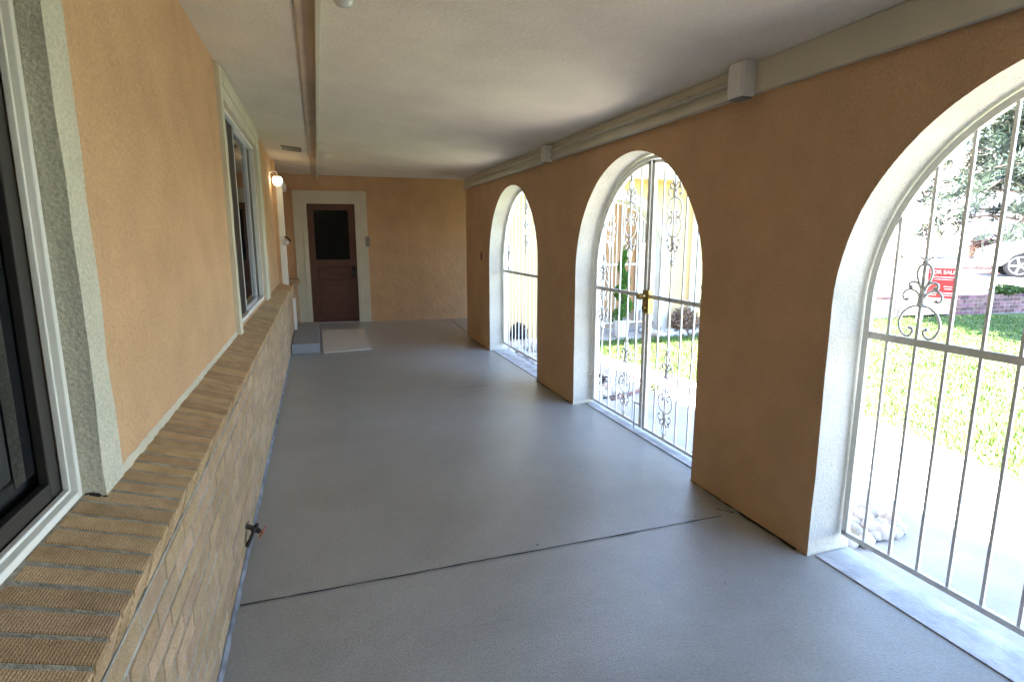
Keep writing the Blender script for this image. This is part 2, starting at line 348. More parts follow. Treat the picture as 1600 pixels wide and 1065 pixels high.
def in_poly(x, y, P):
    c = False; j = len(P)-1
    for i in range(len(P)):
        if ((P[i][1] > y) != (P[j][1] > y)) and (x < (P[j][0]-P[i][0])*(y-P[i][1])/(P[j][1]-P[i][1])+P[i][0]): c = not c
        j = i
    return c
def grass():
    mb = MB(); rnd = random.Random(3)
    n = 0
    while n < 52000:
        x = 3.5+rnd.random()**1.4*9.5; y = -0.3+rnd.random()*8.4
        if x > 14 or not in_poly(x, y, lawn_pts): continue
        s = x/y if y > 0.05 else 99
        n += 1
        h = rnd.uniform(.022, .05)*(1+0.25*noise.noise(Vector((x*2, y*2, 0)))); a = rnd.random()*6.28; wd = 0.0045+x*0.0006
        dx, dy = math.cos(a)*wd, math.sin(a)*wd; lx, ly = rnd.uniform(-.02, .02), rnd.uniform(-.02, .02)
        g = noise.noise(Vector((x*1.1, y*1.1, 4.0)))*0.5+0.5
        dry = rnd.random() < 0.08+0.75*max(0, g-.35)
        t = (1.5, 1.2, 1.6) if dry else (rnd.uniform(.7, 1.3), rnd.uniform(.8, 1.25), rnd.uniform(.5, 1.2))
        mb.add([(x-dx, y-dy, GZ), (x+dx, y+dy, GZ), (x+lx, y+ly, GZ+h)], [(0, 1, 2)], 0, t)
    o = mb.build('grass', M['grassb']); tag(o, 'short green grass growing over the lawn', 'grass', kind='stuff')
grass()

# ------------------------------------------------------------------ porch floor, joints
def porch_floor():
    mb = MB(); z0 = -0.12
    P = [(-0.9, -4), (XR+WT-0.002, -4), (XR+WT-0.002, YC+0.24), (7.4, YC+.24), (7.4, 10.9), (-0.9, 10.9)]
    n = len(P)
    mb.add([(x, y, 0) for x, y in P]+[(x, y, z0) for x, y in P], [tuple(range(n))]+[(i, i+n, (i+1) % n+n, (i+1) % n) for i in range(n)])
    o = mb.build('floor', M['floor']); tag(o, 'painted grey concrete porch floor', kind='structure')
porch_floor()
def joints():
    mb = MB(); rnd = random.Random(5)
    def line(a, b, wd, z=0.004, jit=0.0):
        a = Vector((*a, 0)); b = Vector((*b, 0)); d = b-a; L = d.length; d.normalize(); s = Vector((-d.y, d.x, 0)); N = max(2, int(L/0.06))
        vs = []
        for i in range(N+1):
            p = a+d*L*i/N; ww = wd*(1+jit*rnd.uniform(-1, 1)); o_ = s*(wd*jit*rnd.uniform(-.6, .6))
            vs += [tuple(p+s*ww/2+o_+Vector((0, 0, z))), tuple(p-s*ww/2+o_+Vector((0, 0, z)))]
        mb.add(vs, [(2*i, 2*i+1, 2*i+3, 2*i+2) for i in range(N)])
    line((XB+.01, 2.335), (1.98, 2.345), 0.0075, jit=.3)
    line((1.15, 5.40), (XR, 5.39), 0.0045, jit=.5)
    line((2.14, YC), (2.25, 10.2), 0.012)
    line((XR-.006, 1.95), (XR-.006, 2.80), 0.016, z=0.005, jit=.9)
    line((XR-.004, 4.56), (XR-.004, 5.42), 0.012, z=0.005, jit=.9)
    line((XR-.004, 7.2), (XR-.004, 8.1), 0.010, z=0.005, jit=.9)
    line((2.06, 2.35), (2.00, 2.42), 0.010, z=0.006, jit=.5)
    o = mb.build('floor_joints', M['grime']); tag(o, 'dark grooves cut across the porch floor', kind='structure')
joints()
def caulk():
    mb = MB(); rnd = random.Random(9); N = 120; vs = []
    for i in range(N+1):
        y = 0.2+i*(7.3/N); wd = 0.012+rnd.uniform(-.003, .003)
        vs += [(XB+.0, y, 0.024+rnd.uniform(-.003, .003)), (XB+wd, y, 0.006)]
    mb.add(vs, [(2*i, 2*i+1, 2*i+3, 2*i+2) for i in range(N)])
    for k in range(0):
        y = 1.0+rnd.random()*5; r = rnd.uniform(.003, .008); x = XB+.014+rnd.random()*.02
        mb.lathe([(r, 0.003), (r*.8, 0.003+r*.6), (r*.2, .003+r)], 6, Matrix.Translation((x, y, 0)), mi=1)
    o = mb.build('floor_edge_seal', [M['caulk'], M['grime']]); tag(o, 'pale grey seal line along the foot of the brick', kind='structure')
caulk()

# ------------------------------------------------------------------ arcade walls
def arch_wall(name, u0, u1, ztop, centers, thick, W, mats, ar=AR, zc=ZC, z0=-0.1, jit=0.006, seed=1, face2=0):
    """wall in (u,z) pierced by arches; W(u,d,z)->world, d 0..thick; mats: 0 face, 1 reveal"""
    rnd = random.Random(seed); mb = MB(); NA = 40
    def F(u, z): return u, z
    cuts = []
    cur = u0
    def quad(a, b, c, d_, dd, mi, flip=False):
        vs = [W(p[0], dd, p[1]) for p in (a, b, c, d_)]; mb.add(vs, [(0, 1, 2, 3)], mi)
    for c in centers:
        # edge profile with slight trowel wobble
        prof = [(c-ar, z0)]; K = 8
        for i in range(1, K): prof.append((c-ar, z0+(zc-z0)*i/K))
        for i in range(NA+1):
            a = math.pi*(1-i/NA); prof.append((c+ar*math.cos(a), zc+ar*math.sin(a)))
        for i in range(K-1, 0, -1): prof.append((c+ar, z0+(zc-z0)*i/K))
        prof.append((c+ar, z0))
        pj = []
        for (u, z) in prof:
            nn = noise.noise(Vector((u*3.1, z*3.1, seed)))*jit
            cu, cz = c, min(z, zc); d = Vector((u-cu, z-cz)); d = d.normalized() if d.length > 0 else Vector((0, 1))
            pj.append((u+d.x*nn, z+d.y*nn))
        # pier left of this arch
        for dd in (0, thick):
            mi = 0 if dd == 0 else face2
            KK = K
            for i in range(K):
                quad((cur, pj[i][1]), (pj[i][0], pj[i][1]), (pj[i+1][0], pj[i+1][1]), (cur, pj[i+1][1]), dd, mi)
            quad((cur, pj[K][1]), pj[K], (c-ar, ztop), (cur, ztop), dd, mi)
            for i in range(K, K+NA):
                a, b = pj[i], pj[i+1]
                ta = c-ar+(2*ar)*(i-K)/NA; tb = c-ar+(2*ar)*(i+1-K)/NA
                quad(a, b, (tb, ztop), (ta, ztop), dd, mi)
        # reveal, chamfered lightly at both arrises
        e = 0.006
        rows = [(0, 0.0), (e, -e*0.9), (thick-e, -e*0.9), (thick, 0)]
        n = len(pj)
        # (arris kept sharp but reveal sunk 0: simple strip)
        for i in range(n-1):
            a, b = pj[i], pj[i+1]
            for s0, s1 in ((0, .5), (.5, 1)):
                mb.add([W(a[0], s0*thick, a[1]), W(b[0], s0*thick, b[1]), W(b[0], s1*thick, b[1]), W(a[0], s1*thick, a[1])], [(0, 1, 2, 3)], 1)
        # right side jamb becomes start of the next pier, filled with rows
        last = pj
        nxt = c+ar
        # rows for right pier are built by the next loop; keep jitter-free by filling sliver
        nx_c = centers[centers.index(c)+1]-ar if centers.index(c)+1 < len(centers) else u1
        mid = (nxt+nx_c)/2
        for dd in (0, thick):
            mi = 0 if dd == 0 else face2
            R_ = pj[K+NA:]
            for i in range(len(R_)-1):
                quad(R_[i+1], (mid, R_[i+1][1]), (mid, R_[i][1]), R_[i], dd, mi)
            quad(R_[0], (mid, R_[0][1]), (mid, ztop), (c+ar, ztop), dd, mi)
        cur = mid
    for dd in (0, thick):
        mi = 0 if dd == 0 else face2
        quad((cur, z0), (u1, z0), (u1, ztop), (cur, ztop), dd, mi)
    for u in (u0, u1):
        mb.add([W(u, 0, z0), W(u, thick, z0), W(u, thick, ztop), W(u, 0, ztop)], [(0, 1, 2, 3)], 0)
    mb.add([W(u0, 0, ztop), W(u1, 0, ztop), W(u1, thick, ztop), W(u0, thick, ztop)], [(0, 1, 2, 3)], 0)
    return mb
mb = arch_wall('arcade_wall', -4.0, YC+.25, 2.62, [-1.605, 1.025, 3.655, 6.29], WT, lambda u, d, z: (XR+d, u, z), None, seed=2)
arc = mb.build('arcade_wall', [M['peach'], M['cream']]); tag(arc, 'peach stucco arcade wall with cream lined arches along the porch', 'wall')
mb = MB(); mb.box((XR+.03, -1.605-.86, 0), (XR+WT-.03, -1.605+.86, 0.007), bev=.002)
for c in (1.025, 6.29): mb.box((XR+.035, c-.856, 0.001), (XR+WT-.004, c+.856, 0.007), bev=.002)
mb.box((XR+.12, 3.655-.856, 0.001), (XR+WT-.004, 3.655+.856, 0.008), bev=.002)
mb.build('painted_sill', M['sill'], arc)

# wing wall facing the camera
mb = arch_wall('wing_wall', XR+WT+.001, 6.7, 2.62, [4.44], WT, lambda u, d, z: (u, YC+d, z), None, ar=0.86, zc=1.2, seed=8)
wing = mb.build('wing_wall', [M['yellow'], M['white']]); tag(wing, 'sandy yellow stucco wing wall with white arches past the lawn', 'wall')
def arch_trim(c, r0, r1, zc, y0, y1):
    mb = MB(); N = 36; pr = []
    pts = [(-1, -0.05), (-1, .6)]+[None]*(N+1)+[(1, .6), (1, -.05)]
    ins = []; out = []
    ins.append((c-r0, -.05)); out.append((c-r1, -.05))
    for i in range(N+1):
        a = math.pi*(1-i/N); ins.append((c+r0*math.cos(a), zc+r0*math.sin(a))); out.append((c+r1*math.cos(a), zc+r1*math.sin(a)))
    ins.append((c+r0, -.05)); out.append((c+r1, -.05))
    n = len(ins); V = [(x, y0, z) for x, z in ins]+[(x, y0, z) for x, z in out]+[(x, y1, z) for x, z in ins]+[(x, y1, z) for x, z in out]
    fs = []
    for i in range(n-1):
        fs += [(i, i+1, n+i+1, n+i), (n+i, n+i+1, 3*n+i+1, 3*n+i), (i, 2*n+i, 2*n+i+1, i+1)]
    mb.add(V, fs); return mb
for c in (4.44,): arch_trim(c, .862, 1.0, 1.2, YC-.03, YC-.001).build('arch_trim', M['white'], wing)

# wing eave, gutter, downspout
rf = empty('wing_roof', (4, 7.6, 2.5), label='pale shingled eave with white fascia over the wing arches', cat='roof')
def pbox(name, a, b, m, parent, bev=0):
    mb = MB(); l = parent.location; mb.box([p-q for p, q in zip(a, l)], [p-q for p, q in zip(b, l)], bev=bev); return mb.build(name, m, parent)
pbox('soffit', (XR+WT+.02, 7.62, 2.345), (6.95, YC-.002, 2.362), M['yellow'], rf)
pbox('fascia', (XR+WT+.02, 7.58, 2.33), (6.95, 7.62, 2.50), M['white'], rf)
g = MB(); pr = [(0, 0), (-.03, .0), (-.09, .04), (-.10, .10), (-.105, .115), (-.095, .115), (-.088, .045), (-.03, .012), (0, .012)]
l = rf.location
V = [(x-l.x, 7.579+p[0]-l.y, 2.40+p[1]-l.z) for x in (XR+WT+.02, 6.95) for p in pr]; n = len(pr)
g.add(V, [(i, (i+1) % n, n+(i+1) % n, n+i) for i in range(n)]+[tuple(range(n-1, -1, -1)), tuple(range(n, 2*n))]); g.build('gutter', M['white'], rf)
mb = MB()
V = []
for x in (XR+WT+.02, 6.95):
    V += [(x-l.x, 7.56-l.y, 2.515-l.z), (x-l.x, 14-l.y, 4.1-l.z), (x-l.x, 14-l.y, 4.02-l.z), (x-l.x, 7.56-l.y, 2.502-l.z)]
mb.add(V, [(0, 4, 5, 1), (1, 5, 6, 2), (3, 2, 6, 7), (0, 3, 7, 4), (0, 1, 2, 3), (4, 7, 6, 5)]); mb.build('shingles', M['shingle'], rf)
ds = MB(); pts = [(5.86, 7.53, 2.42), (5.86, 7.60, 2.28), (5.86, 7.98, 2.14), (5.86, 8.03, 2.0), (5.86, 8.03, .12), (5.86, 7.98, .04), (5.86, 7.72, -.01)]
for a, b in zip(pts[:-1], pts[1:]):
    a = Vector(a); b = Vector(b); d = b-a; q = d.to_track_quat('Z', 'Y').to_matrix().to_4x4(); q.translation = a
    ds.box((-.035, -.045, -.02), (.035, .045, d.length+.02), bev=.006, M4=q)
o = ds.build('downspout', M['white']); tag(o, 'white metal downspout on the yellow wing wall beside its arch', 'downspout')

# main porch roof (shades the wall and the ground beside it)
mb = MB()
mb.box((-9, -4.0, 2.80), (2.32, YC+.1, 2.92)); mb.box((-9, YC+.1, 2.80), (2.32, 16, 2.92)); mb.box((2.1, -4.0, 2.62), (2.34, YC, 2.80))
o = mb.build('porch_roof', M['shingle']); tag(o, 'flat pale roof over the porch and house', 'roof')

# ceiling
def ceiling():
    mb = MB(); zr = ceil_main
    def seg(P, zf): mb.add([(x, y, zf(x, y)) for x, y in P], [tuple(range(len(P)))])
    zm = lambda x, y: ceil_main(x); zw = lambda x, y: ceil_wing(y)
    # boundary where both planes meet:  y = YC + (XR - x)
    seg([(-.95, -4), (XR+.01, -4), (XR+.01, YC-.01), (-.7, YC+XR+.7), (-.95, YC+XR+.7)], zm)
    seg([(XR+.01, YC-.01), (6.9, YC-.01), (6.9, YC+XR+.7), (-.7, YC+XR+.7)], zw)
    o = mb.build('ceiling', M['ceil']); tag(o, 'cream textured porch ceiling', kind='structure')
ceiling()
mb = MB(); x0 = .047; zb = ceil_main(.06)
mb.box((x0, -4, zb-.045), (x0+.026, 10.3, zb+.01), bev=.003)
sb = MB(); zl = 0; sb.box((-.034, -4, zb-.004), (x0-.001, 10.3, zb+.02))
o = mb.build('ceiling_batten', M['trim']); tag(o, 'thin cream batten running along the porch ceiling', 'batten')

sp = sb.build('ceiling_strip', M['taupe'], o)  # thin flat taupe strip beside the batten, darker than the ceiling
# beam board along arcade top with conduit and boxes
mb = MB(); mb.box((XR-.035, -4, 2.165), (XR-.001, YC+.24, ceil_main(XR)-.002+.004), bev=.003)
mb.box((XR-.055, 2.53, 2.165), (XR-.036, YC+.2, 2.200), bev=.004)
o = mb.build('wall_beam', M['trim']); tag(o, 'cream painted beam along the top of the arcade wall', 'beam')
cd = empty('conduit', (XR-.05, 5, 2.245), label='cream painted conduit run along the beam above the arches', cat='conduit')
mb = MB(); mb.tube([(0, -2.45, 0), (0, YC-5, 0)], .013, 10); mb.build('pipe', M['trim'], cd, smooth=True)
for y in (3.55, 2.95, 4.3, 6.1, 7.1):
    mb = MB(); mb.tube([(0, y-5-.025, 0), (0, y-5+.025, 0)], .018, 10); mb.build('coupling', M['trim'], cd, autosm=40)
for y, dz, lb, wd in ((2.475, 0, 'larger cream junction box on the beam nearest the camera', .055), (5.03, .0, 'smaller cream junction box on the beam between two arches', .04)):
    b = empty('junction_box', (XR-.035, y, 2.15), label=lb, cat='junction box', group='junction boxes on the beam')
    mb = MB(); mb.box((-.075, -wd, .0), (-.0, wd, .165-(0.02 if y > 4 else 0)), bev=.006); mb.build('housing', M['white'], b)
    mb = MB(); mb.box((-.082, -wd+.006, .012), (-.0755, wd-.006, .148-(0.02 if y > 4 else 0)), bev=.003); mb.build('cover', M['white'], b)
    mb = MB(); mb.box((-.07, -wd+.01, -.008), (-.01, wd-.01, -.0005)); mb.build('base_plate', M['plate'], b)

# ------------------------------------------------------------------ left house wall with window openings
W1 = (-2.0, 1.60, 0.60, 2.46); W2 = (4.24, 6.36, 0.86, 2.345)
def left_wall():
    mb = MB(); y0, y1, z0, z1 = -4, 8.78, 0.5, 2.8; xs = (XS, XS-.10)
    def q(ya, yb, za, zb_, x): mb.add([(x, ya, za), (x, yb, za), (x, yb, zb_), (x, ya, zb_)], [(0, 1, 2, 3)])
    for x in xs:
        c = y0
        for (a, b, s, t) in (W1, W2):
            q(c, a, z0, z1, x); q(a, b, z0, s, x); q(a, b, t, z1, x); c = b
        q(c, y1, z0, z1, x)
    for (a, b, s, t) in (W1, W2):
        for (p, r) in (((a, s), (a, t)), ((b, s), (b, t)), ((a, s), (b, s)), ((a, t), (b, t))):
            mb.add([(xs[0], p[0], p[1]), (xs[0], r[0], r[1]), (xs[1], r[0], r[1]), (xs[1], p[0], p[1])], [(0, 1, 2, 3)])
    mb.add([(xs[0], y1, z0), (xs[1], y1, z0), (xs[1], y1, z1), (xs[0], y1, z1)], [(0, 1, 2, 3)])
    o = mb.build('house_wall', M['peach']); tag(o, 'peach stucco house wall above the brown brick ledge', 'wall'); return o
hw = left_wall()
# rooms behind the glass
mb = MB(); mb.box((-2.6, -3.9, 0), (XS-.11, 8.76, 2.78)); o = mb.build('room_interior', M['dark'], hw)

def wobbly_box(mb, a, b, seg=14, amp=.004, mi=0, seed=0):
    """vertical stucco trim: box whose arrises wander a little"""
    x0, y0, z0 = a; x1, y1, z1 = b; vs = []; fs = []
    for i in range(seg+1):
        z = z0+(z1-z0)*i/seg
        for k, (x, y) in enumerate(((x0, y0), (x1, y0), (x1, y1), (x0, y1))):
            nx = noise.noise(Vector((k*7.3+seed, z*6, 0)))*amp; ny = noise.noise(Vector((k*3.1, z*6, 5+seed)))*amp
            vs.append((x+(nx if k in (1, 2) else 0), y+ny, z))
    for i in range(seg):
        for k in range(4): fs.append((i*4+k, i*4+(k+1) % 4, (i+1)*4+(k+1) % 4, (i+1)*4+k))
    fs += [(3, 2, 1, 0), tuple(seg*4+k for k in range(4))]; mb.add(vs, fs, mi)

# window 1 (nearest, left edge of frame)
win1 = MB()
yb, zs, zt = 1.572, .853, 2.46
xg = -.598
win1.box((xg-.01, yb-.020, zs), (xg+.022, yb-.0, zt), bev=.003)
win1.box((xg-.01, -2.0, zs), (xg+.022, yb-.0205, zs+.019), bev=.003)
win1.box((xg-.006, yb-.032, zs+.021), (xg+.008, yb-.0225, zt), bev=.002)
win1.box((xg-.006, -2.0, zs+.021), (xg+.008, yb-.0325, zs+.030), bev=.002)
w1 = win1.build('window', M['white'], hw)
mb = MB(); wobbly_box(mb, (XS-.04, 1.575, .845), (-.528, 1.70, 2.525), 26, .005, seed=1); mb.build('window_trim', M['trimgrey'], w1, autosm=30)
mb = MB()
for (a, b) in (((xg-.028, yb-.085, zs+.031), (xg-.007, yb-.033, zt)), ((xg-.028, -2, zs+.031), (xg-.007, yb-.0855, zs+.07))): mb.box(a, b, bev=.003)
mb.build('sash', M['bronze'], w1)
mb = MB()
for (a, b) in (((xg-.055, yb-.24, zs+.12), (xg-.032, yb-.18, zt)), ((xg-.055, -2, zs+.105), (xg-.032, yb-.2405, zs+.15))): mb.box(a, b, bev=.003)
mb.build('inner_sash', M['blackm'], w1)
mb = MB(); mb.box((xg-.0605, -2, zs+.09), (xg-.0585, yb-.1, zt)); mb.box((xg-.031, yb-.1795, zs+.1), (xg-.029, yb-.09, zt)); mb.build('pane', M['glass'], w1)

mb = MB(); rnd = random.Random(77)
for k in range(9):
    rock_r = rnd.uniform(.006, .014); x = rnd.uniform(-.572, -.532); y = rnd.uniform(1.572, 1.60)
    mb.lathe([(rock_r*.5, -rock_r*.6), (rock_r, 0), (rock_r*.6, rock_r*.7)], 7, Matrix.Translation((x, y, .842+(.54+x)*-.3)))
mb.build('gap_filler', M['grime'], w1)
# window 2
mb = MB()
a, b, s, t = W2
x0 = -.575
mb.box((x0-.02, a, s-.01), (x0+.03, b, s+.03), bev=.002); mb.box((x0-.02, a, t-.03), (x0+.03, b, t), bev=.002)
mb.box((x0-.02, b-.03, s+.031), (x0+.03, b, t-.031), bev=.002)
w2 = mb.build('window', M['white'], hw)
mb = MB(); wobbly_box(mb, (XS-.02, a-.115, s-.03), (-.513, a-.002, 2.53), 22, .005, seed=4)
wobbly_box(mb, (XS-.02, b+.002, s-.03), (-.513, b+.36, 2.53), 22, .005, seed=6)
mb.box((XS-.02, a-.0015, t+.002), (-.514, b+.0015, 2.529), bev=.004); mb.box((XS-.02, a, t+.075), (-.503, b, 2.5285), bev=.004)
mb.build('window_trim', M['trim'], w2, autosm=30)
mb = MB(); mb.box((-.59, a, s+.031), (-.572, 5.04, t-.031), bev=.002); mb.build('screen_edge', M['bronze'], w2)
mb = MB(); ya, ym = 5.041, 5.88
mb.box((-.598, ya, s+.031), (-.562, ym, s+.070), bev=.002); mb.box((-.598, ya, t-.070), (-.562, ym, t-.031), bev=.002)
mb.box((-.598, ym-.045, s+.071), (-.562, ym, t-.071), bev=.002); mb.box((-.598, ya, s+.071), (-.570, ya+.03, t-.071), bev=.002)
mb.build('sash', M['alu'], w2)
mb = MB(); mb.box((-.588, ya+.02, s+.06), (-.582, ym-.02, t-.06)); mb.build('pane', M['glass'], w2)
mb = MB(); mb.box((-.592, ym+.001, s+.031), (-.57, ym+.06, t-.031), bev=.002); mb.build('meeting_stile', M['white'], w2)
mb = MB(); mb.box((-.605, ym+.061, s+.031), (-.585, b-.031, t-.031)); mb.build('insect_screen', M['bronze'], w2)

# far left door casing & recess
mb = MB(); mb.box((-.62, 8.785, .78), (-.501, 8.90, 2.6)); mb.box((-.62, 8.86, .0), (-.41, 10.15, .74)); mb.build('casing_return', M['peach'], hw)
mb = MB(); mb.box((-.50, 8.785, .78), (-.42, 8.90, 2.20), bev=.006); mb.box((-.50, 8.785, 2.201), (-.42, 10.15, 2.31), bev=.006)
mb.build('door_casing', M['white'], hw)
mb = MB(); mb.box((-.9, 8.91, .745), (-.58, 10.12, 2.20)); o = mb.build('side_door', M['housew'], hw)
mb = MB(); mb.box((-.9, 10.155, 0), (-.54, 10.8, 2.8)); mb.box((-.9, 8.905, 2.315), (-.54, 10.15, 2.8)); mb.build('corner_stucco', M['peach'], hw)

# ------------------------------------------------------------------ brick wainscot with rowlock cap
bw = empty('brick_ledge_wall', (XB, 4, 0), label='tan brick knee wall with brown brick ledge along the porch', cat='brick wall')
def brick_wall():
    rnd = random.Random(11); YE = 8.84
    mb = MB(); mb.box((-.24, -8, 0), (-.0032, YE-4-.01, .709)); mb.build('mortar_bed', M['mortar'], bw)
    mb = MB(); k = 0
    z = 0.034; ch = .0565; pit = .0680
    while z+ch < .71:
        off = (k % 2)*.1015
        y = -3.9+off
        while y < YE-.02:
            yy = min(y+.193, YE)
            x = rnd.uniform(-.0015, .0015); dz = rnd.uniform(-.001, .001)
            tn = rnd.uniform(.86, 1.08); tone = (tn, tn*rnd.uniform(.96, 1.02), tn*rnd.uniform(.9, 1.03))
            if y > -1.2: mb.box((-.045, y-4, z+dz), (x, yy-4, z+ch+dz), bev=.003, tone=tone)
            y += .203
        z += pit; k += 1
    o = mb.build('brick_face', M['facebrick'], bw)
    mb = MB(); y = -1.2; mb2 = MB()
    while y < YE-.05:
        x = rnd.uniform(-.002, .003)+.020; dz = rnd.uniform(-.0015, .0015)
        tn = rnd.uniform(.82, 1.08); tone = (tn, tn*rnd.uniform(.97, 1.02), tn*rnd.uniform(.92, 1.02))
        q = Matrix.Translation((x, y-4, .792+dz)) @ Matrix.Rotation(R(rnd.uniform(-.4, .4)), 4, 'Z') @ Matrix.Rotation(R(17.5+rnd.uniform(-.3, .3)), 4, 'Y')
        mb.box((-.207, 0, -.088), (0, .0600, 0), bev=.005, tone=tone, M4=q)
        y += .0705
    mb.build('brick_cap', M['capbrick'], bw)
    mb = MB(); mb.box((-.245, -5.2, -.085), (-.003, YE-4-.02, -.0018), M4=Matrix.Translation((.018, 0, .792)) @ Matrix.Rotation(R(17.5), 4, 'Y')); mb.box((-.24, -5.2, .69), (-.02, YE-4-.02, .79)); mb.build('cap_mortar', M['capmortar'], bw)
brick_wall()
# mortar smear / caulk line under stucco
mb = MB(); vs = []; rnd = random.Random(4); N = 90
for i in range(N+1):
    y = 1.70+(4.12-1.70)*i/N; vs += [(XS+.001, y, .862+rnd.uniform(-.003, .003)), (XS+.012+rnd.uniform(-.004, .003), y, .843)]
mb.add(vs, [(2*i, 2*i+1, 2*i+3, 2*i+2) for i in range(N)]); o = mb.build('caulk_line', M['trim'], hw)
# pier beyond the side door
bp = empty('brick_pier', (-.45, 10.3, 0), label='short brick pier with cap beside the red brown door', cat='brick pier')
mb = MB(); mb.box((-.15, -.12, 0), (.10, .3, .72), tone=.97); mb.build('pier_body', M['facebrick'], bp)
mb = MB()
for k in range(5): mb.box((-.15, -.14+k*.07, .721), (.14, -.082+k*.07, .79), bev=.004, tone=random.uniform(.8, 1))
mb.build('pier_cap', M['capbrick'], bp)

# step
st = MB(); st.box((-.385, 7.70, 0.001), (-.045, 9.75, .13), bev=.008)
o = st.build('concrete_step', mat('bluegrey_step_paint', (0.25, 0.265, 0.285), .5, var=.1)); tag(o, 'blue grey painted concrete step below the ledge end', 'step')
mb = MB(); mb.box((-.39, 8.95, .131), (-.35, 9.05, .60), bev=.004); o = mb.build('lower_casing', M['white'], hw)

# ------------------------------------------------------------------ end wall with red-brown door
YA = 10.50; sl_ = -.092
end = empty('end_wall', (.25, YA, 0), math.atan(sl_), label='peach stucco end wall around the red brown door', cat='wall')
dL, dR, dT = -.395, .405, 2.05
mb = MB()
def wq(xa, xb, za, zb_, y=0): mb.add([(xa, y, za), (xb, y, za), (xb, y, zb_), (xa, y, zb_)], [(0, 1, 2, 3)])
wq(-1.2, dL, -.05, 2.8); wq(dR, 2.6, -.05, 2.8); wq(dL, dR, dT, 2.8)
mb.add([(dL, 0, 0), (dL, .1, 0), (dL, .1, dT), (dL, 0, dT)], [(0, 1, 2, 3)]); mb.add([(dR, 0, 0), (dR, .1, 0), (dR, .1, dT), (dR, 0, dT)], [(0, 1, 2, 3)])
mb.build('stucco_face', M['peach'], end)
mb = MB()
mb.box((dL-.215, -.028, .0), (dL-.001, -.001, dT+.215), bev=.005); mb.box((dR+.001, -.028, 0), (dR+.195, -.001, dT+.215), bev=.005)
mb.box((dL-.0005, -.028, dT+.001), (dR+.0005, -.001, dT+.215), bev=.005)
mb.box((dL-.07, -.036, 0), (dL+.006, -.0285, dT+.07), bev=.003); mb.box((dR-.006, -.036, 0), (dR+.07, -.0285, dT+.07), bev=.003); mb.box((dL+.007, -.036, dT-.006), (dR-.007, -.0285, dT+.07), bev=.003)
mb.build('door_casing', M['trim'], end)
# door leaf with glazed upper half and three raised horizontal panels
mb = MB(); y0, y1 = .010, .05
gL, gR, gB, gT = -.285, .285, 1.10, 1.945
mb.box((dL+.008, y0, .012), (gL, y1, dT-.008)); mb.box((gR, y0, .012), (dR-.008, y1, dT-.008)); mb.box((gL, y0, gT), (gR, y1, dT-.008)); mb.box((gL, y0, 1.0), (gR, y1, gB))
rails = [.012, .14, .40, .44, .70, .74, 1.0]
for a_, b_ in ((.012, .12), (.40, .44), (.70, .74)): mb.box((gL, y0, a_), (gR, y1, b_))
for a_, b_ in ((.12, .40), (.44, .70), (.74, 1.0)):
    mb.box((gL+.0005, y0+.018, a_+.0005), (gR-.0005, y1, b_-.0005)); mb.box((gL+.035, y0+.006, a_+.035), (gR-.035, y0+.0175, b_-.035), bev=.005)
door = mb.build('door', M['door'], end)
M['doorpane'] = mat('dark_door_pane', (0.006, 0.006, 0.007), 0.25, spec=0.15)
mb = MB(); mb.box((gL+.001, y0+.015, gB+.001), (gR-.001, y0+.022, gT-.001)); mb.build('pane', M['doorpane'], door)
mb = MB()
mb.box((.315, y0-.006, .80), (.365, y0-.0005, .99), bev=.003)
mb.lathe([(.012, 0), (.012, .03), (.028, .04), (.032, .055), (.026, .07), (.008, .075)], 16, Matrix.Translation((.34, y0-.006, .86)) @ Matrix.Rotation(R(90), 4, 'X'))
mb.lathe([(.022, 0), (.022, .01), (.012, .014)], 16, Matrix.Translation((.34, y0-.006, .95)) @ Matrix.Rotation(R(90), 4, 'X'))
mb.build('door_handle', M['blackm'], door, autosm=40)
mb = MB(); mb.box((dL, -.06, .0015), (dR, .05, .011)); mb.build('threshold', M['alu'], end)
# wing back wall and its white door
mb = MB(); wb = YA+.02+sl_*2.4
mb.box((2.55, 10.285, -.05), (7.6, 10.45, 2.8))
wbw = mb.build('wing_back_wall', M['peach']); tag(wbw, 'peach stucco back wall seen through the wing arch', 'wall')
mb = MB(); mb.box((6.12, 10.24, 0), (6.22, 10.284, 2.2)); mb.box((7.12, 10.24, 0), (7.22, 10.284, 2.2)); mb.box((6.221, 10.24, 2.05), (7.119, 10.284, 2.2))
mb.box((6.225, 10.262, .01), (7.115, 10.284, 1.38)); dd = mb.build('white_door', M['white'], wbw)
mb = MB(); mb.box((6.225, 10.27, 1.381), (7.115, 10.284, 2.045)); mb.build('door_pane', M['glass'], dd)

mb = MB(); mb.box((-.6, .11, -.05), (2.5, .2, 2.75)); mb.build('wall_backing', M['dark'], end)
mb = MB(); mb.box((-.9, -4.12, -.05), (XR+WT, -4.0, 2.8)); o = mb.build('rear_wall', M['peach']); tag(o, 'peach stucco wall closing the porch behind the camera', 'wall')
# wall plate, red switch
o = MB(); o.box((-.035, -.016, -.085), (.035, -.001, .085), bev=.005)
o.box((-.012, -.022, -.02), (.012, -.0165, .03), bev=.003)
p = o.build('intercom_plate', M['plate']); p.location = (.845, YA+sl_*.6-.03, 1.41); p.rotation_euler = (0, 0, math.atan(sl_)); tag(p, 'small grey plate on the door casing of the end wall', 'wall plate')
o = MB(); o.box((-.006, -.03, -.055), (-.0005, .03, .055), bev=.002); o.box((-.014, -.008, -.015), (-.0065, .008, .015), bev=.002)
p = o.build('light_switch', M['redsw']); p.location = (XR, 7.53, 1.23); tag(p, 'dark red switch plate on the far pier of the arcade', 'switch')

